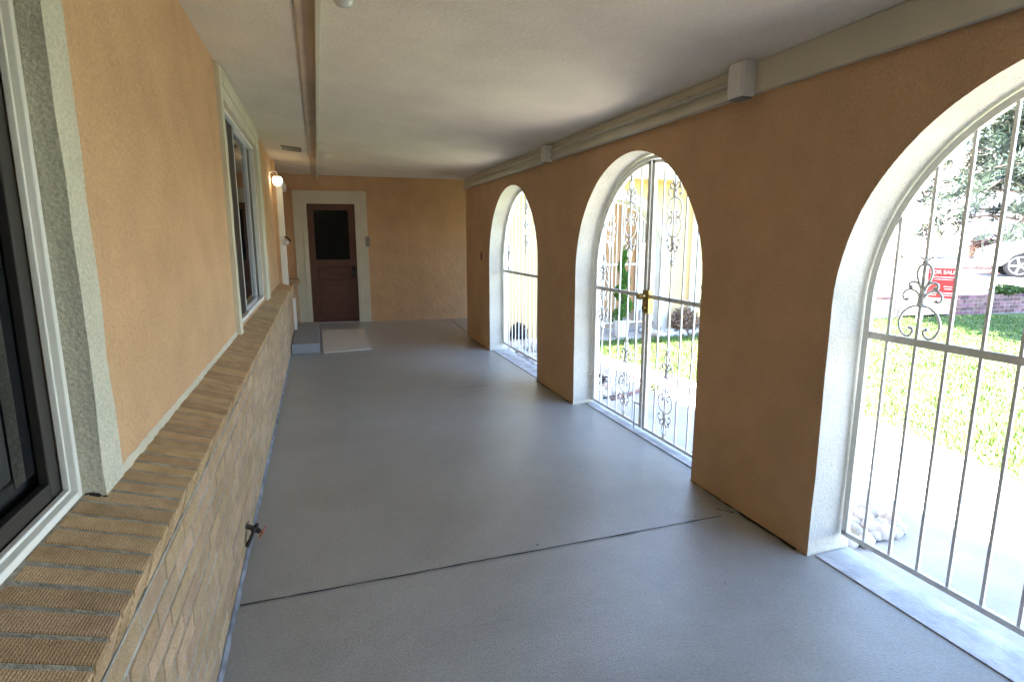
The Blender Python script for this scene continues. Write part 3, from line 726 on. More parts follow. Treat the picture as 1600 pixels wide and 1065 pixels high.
# rug
mb = MB(); N = 26
P0 = [(.0, 7.66), (.615, 7.74), (.64, 9.55), (-.01, 9.62)]
rg = MB(); vs = []; fs = []
for i in range(N+1):
    for j in range(N+1):
        u, v = i/N, j/N
        x = (P0[0][0]*(1-u)+P0[1][0]*u)*(1-v)+(P0[3][0]*(1-u)+P0[2][0]*u)*v
        y = (P0[0][1]*(1-u)+P0[1][1]*u)*(1-v)+(P0[3][1]*(1-u)+P0[2][1]*u)*v
        z = .011+.003*noise.noise(Vector((x*5, y*5, 1)))+(0.006*max(0, noise.noise(Vector((x*9, y*9, 3)))) if min(u, 1-u, v, 1-v) < .01 else 0)
        vs.append((x, y, z))
n0 = len(vs)
for i in range(N):
    for j in range(N): k = i*(N+1)+j; fs.append((k, k+N+1, k+N+2, k+1))
rg.add(vs, fs)
edge = [i*(N+1) for i in range(N+1)]+[N*(N+1)+j for j in range(1, N+1)]+[i*(N+1)+N for i in range(N-1, -1, -1)]+[j for j in range(N-1, 0, -1)]
low = [(vs[k][0], vs[k][1], .0015) for k in edge]; m_ = len(edge)
rg.add([vs[k] for k in edge]+low, [(i, (i+1) % m_, m_+(i+1) % m_, m_+i) for i in range(m_)])
o = rg.build('door_mat', M['rug']); tag(o, 'pale rectangular mat in front of the red brown door', 'mat')

# faucet on the brick
fa = empty('outdoor_faucet', (XB, 2.78, .13), label='dark bronze garden faucet low on the brick wall', cat='faucet')
RX = Matrix.Rotation(R(90), 4, 'Y')
mb = MB(); mb.lathe([(.026, 0), (.026, .005), (.013, .008), (.013, .05), (.02, .052), (.02, .085), (.014, .09), (.012, .115)], 14, RX)
mb.tube(cat_rom([(.065, 0, 0), (.075, -.03, -.004), (.08, -.055, -.02), (.08, -.06, -.045)]), [.013]*18+[.015], 10)
mb.tube([(.08, -.06, -.04), (.08, -.06, -.062)], .017, 12)
mb.tube([(.068, 0, 0), (.068, .0, .03)], .014, 10)
mb.build('valve_body', M['faucet'], fa, autosm=40)
mb = MB(); mb.lathe([(.006, .112), (.006, .132), (.012, .134), (.010, .14)], 10, RX)
N = 30; ring = [(.130, .028*math.cos(2*math.pi*k/N)*(1+.12*math.cos(5*2*math.pi*k/N)), .028*math.sin(2*math.pi*k/N)*(1+.12*math.cos(5*2*math.pi*k/N))) for k in range(N+1)]
mb.tube(ring, .005, 6)
for k in range(4): a = k*math.pi/2; mb.tube([(.13, 0, 0), (.13, .027*math.cos(a), .027*math.sin(a))], .003, 5)
mb.build('wheel_handle', M['redh'], fa, autosm=40)

fa.scale = (.62, .9, .9); fa.rotation_euler = (0, R(28), R(-12))
# wall lamp (lit), hook, vent, ceiling lamps
wl = empty('wall_lamp', (-.536, 8.35, 2.21), label='lit wall lamp with glowing frosted bowl above the ledge', cat='wall lamp')
mb = MB(); mb.box((-.024, -.05, -.02), (-.004, .05, .16), bev=.008); mb.tube(cat_rom([(-.005, 0, .12), (.05, 0, .15), (.10, 0, .13), (.105, 0, .09)]), .008, 8)
mb.lathe([(.02, .078), (.055, .07), (.06, .062)], 18, Matrix.Translation((.105, 0, 0)))
mb.build('bracket', M['white'], wl, autosm=40)
mb = MB(); mb.lathe([(.03, -.075), (.052, -.055), (.070, -.02), (.074, .02), (.064, .048), (.055, .061)], 24, Matrix.Translation((.105, 0, 0)))
mb.build('lamp_shade', M['lampglass'], wl, smooth=True)
wl.scale = (.82, .82, .82)
hk = empty('door_lever', (-.44, 8.775, 1.44), label='black curved lever on a round white plate at the casing', cat='lever')
mb = MB(); mb.lathe([(.042, 0), (.042, .01), (.03, .014), (.02, .02)], 20, Matrix.Translation((.02, -.002, -.03)) @ Matrix.Rotation(R(90), 4, 'X')); mb.build('round_plate', M['alu'], hk, autosm=40)
mb = MB(); mb.tube(cat_rom([(.01, -.03, .045), (.04, -.05, .04), (.07, -.055, .015), (.09, -.05, -.02)]), [.006]+[.011]*16+[.013, .006], 8); mb.build('handle', M['blackm'], hk, smooth=True)
vz = ceil_main(-.22)
vt = empty('ceiling_vent', (-.225, 7.5, vz), 0, label='small grey slatted vent in the porch ceiling', cat='vent'); vt.rotation_euler = (0, math.atan(.088), 0)
mb = MB(); mb.box((-.11, -.16, -.008), (.11, .16, -.001)); mb.build('backing', M['vent'], vt)
for k in range(5):
    mb = MB(); mb.box((-.10, -.13+k*.06, -.014), (.10, -.10+k*.06, -.0085)); mb.build('slat', M['plate'], vt)
def ceil_lamp(x, y, r, lab):
    e_ = empty('ceiling_lamp', (x, y, ceil_main(x)), label=lab, cat='ceiling lamp')
    mb = MB(); mb.lathe([(r*1.05, .01), (r*1.05, -.012), (r*.8, -.02)], 20); mb.build('lamp_base', M['white'], e_, autosm=40)
    mb = MB(); mb.lathe([(r*.8, -.02), (r*.97, -.035), (r*.9, -.06), (r*.6, -.08), (r*.12, -.088)], 24); mb.build('lamp_shade', M['clearglass'], e_, autosm=60)
ceil_lamp(.157, 2.61, .048, 'clear glass ceiling lamp at the top edge beside the batten')
e_ = empty('smoke_detector', (.19, 7.7, ceil_main(.19)), label='tiny white fixture on the ceiling right of the batten', cat='ceiling fixture')
mb = MB(); mb.lathe([(.04, .01), (.04, -.012), (.02, -.02)], 16); mb.build('cover', M['white'], e_, autosm=40)

# ------------------------------------------------------------------ gates
def casting_mesh(full=True, name='scrollwork'):
    mb = MB(); r = .0052
    def st(P, r0=r, n=6): mb.tube([(0, q.x, q.y) for q in [Vector((a, b, 0)) for a, b in [(v.x, v.y) for v in cat_rom([(a, b, 0) for a, b in P], 5)]]], r0, 6)
    def ball(y, z, rr=.0085):
        mb.lathe([(rr*.3, -rr), (rr, -rr*.4), (rr, rr*.4), (rr*.3, rr)], 8, Matrix.Translation((0, y, z)))
    for sv in ((1, -1) if full else (1,)):
        for s in (1, -1):
            f = lambda P: [(a*s, b*sv) for a, b in P]
            st(f([(0, .130), (.035, .124), (.066, .102), (.082, .068), (.081, .036), (.066, .010), (.045, .001), (.028, .010), (.022, .028), (.032, .040)]), .0056)
            ball(.034*s, .037*sv)
            st(f([(.006, .150), (.018, .178), (.040, .192), (.064, .190), (.078, .172), (.074, .152), (.058, .148)])); ball(.058*s, .152*sv)
            st(f([(.006, .185), (.016, .212), (.034, .224), (.054, .220), (.058, .204), (.048, .198)])); ball(.048*s, .202*sv)
            st(f([(.006, .195), (.020, .225), (.030, .255), (.024, .283), (.006, .298)]))
            st(f([(.004, .305), (.014, .318), (.030, .324)]), .004)
        mb.tube([(0, 0, .125*sv), (0, 0, .14*sv), (0, 0, .145*sv)], [.016, .017, .014], 8)
        mb.tube([(0, 0, .145*sv), (0, 0, .2*sv)], [.0155, .010], 8)
        mb.tube([(0, 0, .292*sv), (0, 0, .303*sv), (0, 0, .312*sv), (0, 0, .325*sv)], [.006, .015, .012, .002], 8)
    me_o = mb.build(name, M['iron'], smooth=True); me = me_o.data; bpy.data.objects.remove(me_o); return me
CF = casting_mesh(True, 'scrollwork_full'); CH = casting_mesh(False, 'scrollwork_half')
def part_mesh(name, me, parent, loc):
    o = bpy.data.objects.new(name, me); COL.objects.link(o); o.parent = parent; o.location = loc; return o
def sqbar(name, y, z0, z1, parent, wd=.0125, x=0):
    mb = MB(); mb.box((x-wd/2, y-wd/2, z0), (x+wd/2, y+wd/2, z1), bev=.0012); return mb.build(name, M['iron'], parent)
def arch_bar(mb, yc, r, zc, z0, a0, a1, wd=.028, dp=.022, legs=(True, True)):
    pts = []; N = 40
    if legs[0]: pts.append((yc-r, z0))
    for i in range(N+1):
        a = a0+(a1-a0)*i/N; pts.append((yc-r*math.cos(a), zc+r*math.sin(a)))
    if legs[1]: pts.append((yc+r, z0))
    V = []; F = []
    for i, (y, z) in enumerate(pts):
        c = Vector((y-yc, max(0, z-zc))); c.normalize()
        for (d, x) in ((0, -dp/2), (0, dp/2), (-wd, dp/2), (-wd, -dp/2)): V.append((x, y+c.x*d, z+c.y*d))
    for i in range(len(pts)-1):
        for k in range(4): F.append((i*4+k, i*4+(k+1) % 4, (i+1)*4+(k+1) % 4, (i+1)*4+k))
    F += [(3, 2, 1, 0), tuple((len(pts)-1)*4+k for k in range(4))]
    mb.add(V, F)
def grille(yc, label, sp, world=None, cy=(5,)):
    g = empty('iron_grille', (2.29, yc, 0) if world is None else world[0], 0 if world is None else world[1], label=label, cat='iron grille', group='white iron grilles filling the arches')
    r = AR-.012; z0 = .10
    mb = MB(); arch_bar(mb, 0, r, ZC, z0, 0, math.pi); mb.box((-.011, -r, z0-.012), (.011, r, z0+.012), bev=.002); mb.build('frame', M['iron'], g)
    mb = MB(); mb.box((-.006, -r+.027, 1.035), (.006, r-.027, 1.067), bev=.002); mb.build('cross_rail', M['iron'], g)
    K = int((r-.03)/sp)
    for k in range(-K, K+1):
        y = k*sp; sqbar('bar', y, z0+.013, ZC+math.sqrt((r-.026)**2-y*y), g)
    for k in cy:
        for s in (1, -1): part_mesh('scrollwork', CH, g, (0, s*k*sp, 1.072))
    part_mesh('scrollwork', CF, g, (0, 0, 1.62))
    return g
g3 = grille(1.025, 'nearest white iron grille with scroll finials in the large right arch', .1235)
g1 = grille(6.29, 'farthest white iron grille in the far arch by the corner', .127)
g0 = grille(-1.605, 'white iron grille in the arch behind the camera', .1235)
gw = grille(0, 'white iron grille in the arch of the sandy wing wall', .1235, ((4.44, YC+.16, 0), R(90)))

def double_gate(yc):
    g = empty('double_gate', (2.285, yc, 0), label='white iron double gate with scrollwork and brass lock in the middle arch', cat='gate')
    r = AR-.012; z0 = .035
    mb = MB(); arch_bar(mb, 0, r, ZC, z0, 0, math.pi, wd=.024, dp=.03); mb.build('outer_frame', M['iron'], g)
    r2 = r-.030
    for s in (-1, 1):
        mb = MB()
        arch_bar(mb, 0, r2, ZC, z0, *((0, math.pi/2-.012) if s < 0 else (math.pi/2+.012, math.pi)), wd=.022, dp=.026, legs=(s < 0, s > 0))
        mb.box((-.013, s*.007, z0), (.013, s*.043, ZC+r2-.004), bev=.002)
        mb.box((-.012, s*.0435, z0), (.012, s*(r2-.001), z0+.022), bev=.002)
        lf = mb.build('gate_leaf', M['iron'], g)
        mb = MB(); mb.box((-.006, s*.0435, 1.035), (.006, s*(r2-.023), 1.065), bev=.002); mb.build('cross_rail', M['iron'], lf)
        ys = [s*(.145+.137*k) for k in range(5)]
        ys = [.147, .286, .419, .559, .697] if s > 0 else [-.153, -.285, -.423, -.559, -.697]
        for y in ys:
            sqbar('bar', y, z0+.023, ZC+math.sqrt((r2-.02)**2-y*y), lf, .012)
        c = ys[1]
        part_mesh('scrollwork', CF, lf, (0, c, 1.607)); part_mesh('scrollwork', CF, lf, (0, c, .372))
        part_mesh('scrollwork', CF, lf, (0, ys[4], 1.0))
        for z in (.27, 1.75 if s > 0 else 1.75):
            mb = MB(); yy = s*(r2+.005) if z < ZC else s*math.sqrt(r*r-(z-ZC)**2)
            mb.tube([(-.01, yy, z-.03), (-.01, yy, z+.03)], .011, 8); mb.tube([(-.01, yy, z), (-.07, yy+s*.045, z+.01)], .006, 6); mb.build('hinge', M['iron'], lf, autosm=40)
    mb = MB(); mb.box((-.024, -.045, .925), (.02, .038, 1.095), bev=.003); lk = mb.build('lock_plate', M['brass'], g)
    mb = MB(); RXn = Matrix.Rotation(R(-90), 4, 'Y')
    mb.lathe([(.016, 0), (.012, .02), (.022, .03), (.027, .045), (.02, .06), (.005, .063)], 16, Matrix.Translation((-.024, .0, 1.05)) @ RXn); mb.build('knob', M['brass'], lk, autosm=40)
    mb = MB(); mb.lathe([(.023, 0), (.023, .012), (.017, .016), (.016, .010)], 16, Matrix.Translation((-.024, .0, .965)) @ RXn); mb.build('keyhole', M['brass'], lk, autosm=40)
    mb = MB(); mb.tube([(-.03, .075, .23), (-.03, .075, .016)], .007, 8); mb.tube([(-.03, .075, .225), (-.03, .03, .225), (-.018, .02, .225)], .006, 6); mb.build('drop_rod', M['alu'], g, autosm=40)
    return g
double_gate(3.655)

# ------------------------------------------------------------------ planting helpers
def rock(mb, x, y, z, r, rnd, mi=0, tone=1.0, sq=.7):
    N = 8; prof = []; vs = []; fs = []
    sd = rnd.random()*50; ax = rnd.uniform(.75, 1.3); rot = rnd.random()*3.14
    rings = 5
    for i in range(rings+1):
        ph = math.pi*i/rings
        for k in range(N):
            a = 2*math.pi*k/N; p = Vector((math.sin(ph)*math.cos(a), math.sin(ph)*math.sin(a), math.cos(ph)))
            q = p*(1+.28*noise.noise(p*1.6+Vector((sd, 0, 0)))); q.x *= ax; q.z *= sq
            q = Matrix.Rotation(rot, 3, 'Z') @ q; vs.append((x+q.x*r, y+q.y*r, z+q.z*r))
    for i in range(rings):
        for k in range(N): fs.append((i*N+k, (i+1)*N+k, (i+1)*N+(k+1) % N, i*N+(k+1) % N))
    mb.add(vs, fs, mi, tone)
def rocks(name, P, n, rr, label, z=GZ, seed=1):
    rnd = random.Random(seed); mb = MB(); xs = [p[0] for p in P]; ys = [p[1] for p in P]; k = 0
    while k < n:
        x = rnd.uniform(min(xs), max(xs)); y = rnd.uniform(min(ys), max(ys))
        if not in_poly(x, y, P): continue
        r = rnd.uniform(*rr); t = rnd.uniform(.75, 1.1); rock(mb, x, y, z+r*.25+rnd.random()*r*.6, r, rnd, tone=(t, t*rnd.uniform(.93, 1), t*rnd.uniform(.86, 1))); k += 1
    m = M['rock'] if 'rockt' not in M else M['rockt']
    o = mb.build(name, m, smooth=True); tag(o, label, 'rocks', kind='stuff'); return o
M['rockt'] = mat('white_river_stones', (0.60, 0.58, 0.54), 0.8, var=0.15, vscale=14, bump=0.3, bscale=40, attr=True)
mbs = [(2.352, 1.95), (2.85, 1.97), (2.86, 3.0), (2.352, 3.0)]
sheet('planting_bed', mbs, GZ-.001, M['soil'], 'narrow soil strip with white rocks at the arcade foot')
rocks('river_rocks', mbs, 230, (.025, .06), 'white river rocks beside the nearest arch', seed=2)
b2 = [(2.352, 4.75), (2.75, 4.85), (3.1, 5.35), (3.05, 6.4), (2.9, 8.0), (2.352, 8.0)]
sheet('garden_bed', b2, GZ-.001, M['soil'], 'soil bed along the foot of the arcade')
rocks('pale_rocks', b2, 520, (.03, .085), 'white rocks in the bed outside the far arch', seed=3)
b3 = [(4.95, 7.66), (7.4, 7.70), (7.4, 8.08), (4.95, 8.08)]
sheet('wing_bed', b3, GZ-.001, M['soil'], 'narrow bed below the sandy wing wall')
rocks('bed_rocks', b3, 300, (.03, .07), 'white rocks in the bed below the yellow wing wall', seed=4)
# curved edging
mb = MB(); mb.tube(cat_rom([(2.6, 4.72, GZ+.01), (3.0, 4.9, GZ+.015), (3.2, 5.1, GZ+.015), (3.25, 5.5, GZ+.015), (3.15, 6.4, GZ+.01), (3.0, 7.9, GZ+.01)]), .014, 8)
o = mb.build('garden_edging', M['redbrick'], smooth=True); tag(o, 'thin rust coloured edging curving around the rock bed', 'edging')

def leafcloud(mb, center, radii, n, size, rnd, shape=None, clump=0.0, tone=(.7, 1.3), lean=None, shell=.55, aspect=.5):
    c = Vector(center); k = 0
    cl = [Vector((rnd.gauss(0, 1), rnd.gauss(0, 1), rnd.gauss(0, 1))).normalized()*rnd.uniform(.45, 1) for _ in range(int(clump))] if clump else None
    while k < n:
        if cl:
            b = rnd.choice(cl); p = b+Vector((rnd.gauss(0, .16), rnd.gauss(0, .16), rnd.gauss(0, .16)))
        else:
            p = Vector((rnd.gauss(0, 1), rnd.gauss(0, 1), rnd.gauss(0, 1))).normalized()*(shell+(1-shell)*rnd.random()**.6)
        q = Vector((p.x*radii[0], p.y*radii[1], p.z*radii[2]))+c
        d = Vector((rnd.gauss(0, 1), rnd.gauss(0, 1), rnd.gauss(0, 1))).normalized(); s = size*rnd.uniform(.6, 1.4)
        e = d.orthogonal().normalized(); e = Matrix.Rotation(rnd.random()*6.28, 3, d) @ e; f2 = d.cross(e)
        t = rnd.uniform(*tone); tt = (t*rnd.uniform(.85, 1.15), t, t*rnd.uniform(.7, 1.2))
        mb.add([q-e*s, q+f2*s*aspect, q+e*s, q-f2*s*aspect], [(0, 1, 2, 3)], 0, tt); k += 1

# topiary in white pot
tp = empty('potted_topiary', (4.51, 8.0-.14, GZ), label='spiral clipped evergreen in a white pot on the patio', cat='topiary')
tp.location = (4.46, 7.86, GZ)
mb = MB(); mb.lathe([(.085, .0), (.10, .01), (.125, .25), (.135, .255), (.135, .275), (.118, .275), (.112, .24)], 28); mb.build('pot', M['pot'], tp, autosm=40)
mb = MB(); mb.lathe([(.113, .235), (.06, .25), (.01, .255)], 20); mb.build('soil', M['soil'], tp)
mb = MB(); mb.tube([(0, 0, .23), (.005, 0, .7), (0, .005, 1.28)], [.012, .01, .006], 7); mb.build('trunk', M['bark'], tp)
mb = MB(); rnd = random.Random(21); Nn = 72
for i in range(Nn):
    t = i/(Nn-1); z = .30+t*1.02; a = t*2*math.pi*2.6+2.4; rr = (.092*(1-t)+.050); R_ = (.066*(1-t)+.022)
    leafcloud(mb, (math.cos(a)*R_, math.sin(a)*R_, z), (rr*.8, rr*.8, rr*.75), 110, .0125, rnd, shell=.6, tone=(.6, 1.35), aspect=.55)
leafcloud(mb, (0, 0, 1.36), (.015, .015, .07), 60, .011, rnd)
mb.build('foliage', M['topi'], tp)

def shrub(name, loc, radii, n, size, m, label, cat='shrub', seed=1, group=None, clump=0, stems=6, tone=(.6, 1.3)):
    e_ = empty(name, loc, label=label, cat=cat, group=group); rnd = random.Random(seed)
    mb = MB(); leafcloud(mb, (0, 0, radii[2]*.95), radii, n, size, rnd, shell=.35, clump=clump, tone=tone); mb.build('foliage', m, e_)
    mb = MB()
    for k in range(stems):
        a = rnd.random()*6.28; r_ = rnd.uniform(.2, .6)
        mb.tube([(0, 0, -.02), (math.cos(a)*radii[0]*r_*.4, math.sin(a)*radii[1]*r_*.4, radii[2]*.7), (math.cos(a)*radii[0]*r_, math.sin(a)*radii[1]*r_, radii[2]*1.5)], [.012*radii[2]*3, .008*radii[2]*3, .003], 5)
    mb.build('stems', M['bark'], e_); return e_
shrub('rust_shrub', (5.62, 7.86, GZ), (.26, .22, .22), 1700, .022, M['rust'], 'round dry brown shrub below the yellow wing wall', seed=31)
shrub('dark_shrub', (2.70, 7.72, GZ), (.13, .15, .17), 1300, .02, M['darkleaf'], 'dark purple shrub in white rocks outside the farthest arch', seed=32)
shrub('low_dark_plant', (2.74, 5.25, GZ), (.11, .16, .06), 600, .02, M['darkleaf'], 'low dark plant in the rock bed outside the gate', 'plant', seed=33)
shrub('weed_tuft', (3.2, 4.92, GZ), (.05, .06, .03), 130, .015, M['leaf'], 'small green weed at the walkway edge outside the gate', 'plant', seed=34)

# low brick retaining wall along the lawn
def brickrow(name, x0, x1, ya, yb, label, h=.36):
    rnd = random.Random(int(x0*10)); e_ = empty(name, ((x0+x1)/2, (ya+yb)/2, GZ), math.atan2(yb-ya, x1-x0), label=label, cat='brick wall', group='low brick walls along the lawn')
    L = math.hypot(x1-x0, yb-ya); mb = MB(); mb.box((-L/2, .012, -.03), (L/2, .20, h-.04)); mb.build('mortar_core', M['mortar'], e_)
    mb = MB(); z = 0; k = 0
    while z < h-.02:
        x = -L/2+(-.11 if k % 2 else 0)
        while x < L/2-.03:
            t = rnd.uniform(.6, 1.4); a = max(x, -L/2); b = min(x+.21, L/2)
            if b-a > .03: mb.box((a, rnd.uniform(-.004, .004), z), (b, .22, z+.068), tone=(t, t*rnd.uniform(.85, 1.05), t*rnd.uniform(.9, 1.2)))
            x += .222
        z += .08; k += 1
    mb.build('bricks', M['oldbrick'], e_)
M['oldbrick'] = mat('weathered_red_brick', (0.24, 0.135, 0.12), 0.9, var=0.3, vscale=14, bump=0.4, bscale=50, attr=True)
brickrow('brick_wall', 9.3, 10.85, 8.35, 8.30, 'short low brick wall left of the sign walkway')
brickrow('brick_wall', 12.25, 26.0, 8.0, 7.45, 'long low brick wall behind the shaded lawn')
for i, (x, y, rx, rz, lb) in enumerate(((10.3, 8.75, .16, .09, 'small green plant above the short brick wall'), (13.6, 8.05, .38, .13, 'spiky green plant above the long brick wall beside the sign'), (14.1, 8.15, .30, .10, 'low green plant above the brick wall second from the sign'), (15.4, 8.1, .34, .16, 'bushy green plant above the brick wall at the right'))):
    e_ = shrub('border_plant', (x, y, .27), (rx, .2, rz), 700, .035, M['leaf'], lb, 'plant', seed=40+i, group='green plants above the low brick wall')
e_ = empty('grass_tuft', (13.35, 8.12, .27), label='tall spiky grass tuft above the long brick wall', cat='plant'); mb = MB(); rnd = random.Random(5)
for k in range(60):
    a = rnd.random()*6.28; l_ = rnd.uniform(.2, .48); s = rnd.uniform(.02, .18)
    mb.add([(-.006, 0, 0), (.006, 0, 0), (math.cos(a)*s, math.sin(a)*s, l_)], [(0, 1, 2)], 0, rnd.uniform(.6, 1.3))
mb.build('blades', M['leaf'], e_)

# ------------------------------------------------------------------ for-sale sign
sg = empty('for_sale_sign', (10.62, 7.62, GZ), R(-72), label='white post sign with red for sale panel on the lawn edge', cat='sign')
# local x runs along the panel (left to right as seen), -y faces the porch
mb = MB(); mb.box((-.045, -.045, -.05), (.045, .045, 1.13), bev=.006); mb.lathe([(.05, 1.13), (.03, 1.16), (.0, 1.19)], 4); mb.box((.046, -.03, 1.03), (.66, .03, 1.09), bev=.004)
mb.build('post', M['signwhite'], sg)
mb = MB(); mb.box((.06, -.012, .455), (.50, .012, .995), bev=.003); pn = mb.build('panel', M['red'], sg)
mb = MB(); mb.box((.10, -.012, 1.105), (.46, .012, 1.25), bev=.003); rd = mb.build('rider', M['signwhite'], sg)
def text(s, size, m, parent, loc, name='lettering', bold=0.0):
    cu = bpy.data.curves.new(name, 'FONT'); cu.body = s; cu.size = size; cu.align_x = 'CENTER'; cu.extrude = .0015; cu.offset = bold
    t = bpy.data.objects.new(name, cu); COL.objects.link(t)
    dg = bpy.context.evaluated_depsgraph_get(); me = bpy.data.meshes.new_from_object(t.evaluated_get(dg)); bpy.data.objects.remove(t)
    o = bpy.data.objects.new(name, me); COL.objects.link(o); me.materials.clear(); me.materials.append(m); o.parent = parent; o.location = loc; o.rotation_euler = (R(90), 0, 0); return o
text('FOR SALE', .092, M['signwhite'], pn, (.285, -.0155, .895), bold=.001)
text('COMING SOON', .056, M['lilac'], rd, (.28, -.0155, 1.16), bold=.001)
mb = MB()
for z, xa, xb, hh in ((.83, .12, .47, .010), (.79, .16, .44, .008), (.66, .32, .44, .012), (.62, .33, .43, .010), (.545, .10, .22, .012), (.545, .32, .46, .012), (.505, .10, .20, .009), (.505, .34, .45, .009)):
    x = xa
    rnd = random.Random(int(z*1000+xa*10))
    while x < xb:
        wd = rnd.uniform(.008, .02); mb.box((x, -.0150, z), (x+wd, -.0122, z+hh+rnd.uniform(-.002, .004))); x += wd
    mb.build('print_line', M['signwhite'], pn); mb = MB()

# ------------------------------------------------------------------ pine tree across the street
def pine_tree(loc, H, Rr, seed, label, zlow=.6):
    e_ = empty('pine_tree', loc, label=label, cat='pine tree'); rnd = random.Random(seed)
    tk = MB(); tk.tube([(0, 0, -.2), (.1, 0, H*.3), (0, .1, H*.6), (0, 0, H)], [.24, .18, .11, .02], 10)
    mb = MB()
    for i in range(150):
        t = rnd.random()**.8; z = zlow+.6+t*(H-zlow-1.0); L = Rr*(1-t*.8)*rnd.uniform(.6, 1.05); a = rnd.random()*6.28
        dr = rnd.uniform(-.18, .12); tip = Vector((math.cos(a)*L, math.sin(a)*L, z+dr*L-(.35 if t < .4 else 0)*L*.35))
        mid = Vector((math.cos(a)*L*.5, math.sin(a)*L*.5, z+.05*L)); base = Vector((0, 0, z-.1))
        pts = cat_rom([tuple(base), tuple(mid), tuple(tip)], 4); tk.tube(pts, [.05*(1-k/len(pts))+.012 for k in range(len(pts))], 5)
        for j in range(15):
            s = rnd.uniform(.3, 1.05); k = min(len(pts)-1, int(s*(len(pts)-1))); c = Vector(pts[k])+Vector((rnd.gauss(0, .2), rnd.gauss(0, .2), rnd.gauss(0, .16)))*(.6+L*.14)
            base_t = rnd.uniform(.45, 1.5)
            for q in range(25):
                d = Vector((rnd.gauss(0, 1), rnd.gauss(0, 1), rnd.gauss(0, .7)+.35)).normalized(); l_ = rnd.uniform(.16, .42); p = c+d*rnd.uniform(0, .22)
                sd = d.orthogonal().normalized()*.036; sd = Matrix.Rotation(rnd.random()*6.28, 3, d) @ sd
                tt = base_t*rnd.uniform(.8, 1.2)
                mb.add([p-sd, p+sd, p+d*l_], [(0, 1, 2)], 0, (tt, tt, tt*rnd.uniform(.8, 1.2)))
    tk.build('trunk', M['bark'], e_, smooth=True); mb.build('crown', M['pine'], e_)
pine_tree((24.9, 13.9, .27), 10.5, 5.0, 51, 'large blue green pine across the street seen through the nearest arch', zlow=.9)

# broadleaf shade tree standing off to the right of the wing
def leaf_tree(loc, H, crown, seed, label, n=9000, size=.075):
    e_ = empty('shade_tree', loc, label=label, cat='tree'); rnd = random.Random(seed)
    tk = MB(); tk.tube([(0, 0, -.1), (.05, 0, H*.25), (0, .05, H*.5)], [.17, .13, .10], 10); mb = MB()
    zc_ = H-crown[2]
    for i in range(26):
        p = Vector((rnd.gauss(0, 1), rnd.gauss(0, 1), rnd.gauss(0, 1))).normalized()*rnd.uniform(.4, .9); q = Vector((p.x*crown[0], p.y*crown[1], zc_+p.z*crown[2]))
        tk.tube(cat_rom([(0, .05, H*.42), tuple(Vector((0, 0, zc_-.5)).lerp(q, .45)), tuple(q)], 4), [.06, .055, .05, .04, .035, .03, .02, .015, .01], 5)
        leafcloud(mb, q, (crown[0]*.34, crown[1]*.34, crown[2]*.3), n//26, size, rnd, shell=.2, tone=(.7, 1.3))
    tk.build('trunk', M['bark'], e_, smooth=True); mb.build('crown', M['leaf'], e_)
leaf_tree((11.9, 6.3, GZ), 9.8, (5.1, 4.2, 2.2), 61, 'leafy shade tree on the front lawn', n=48000, size=.12)

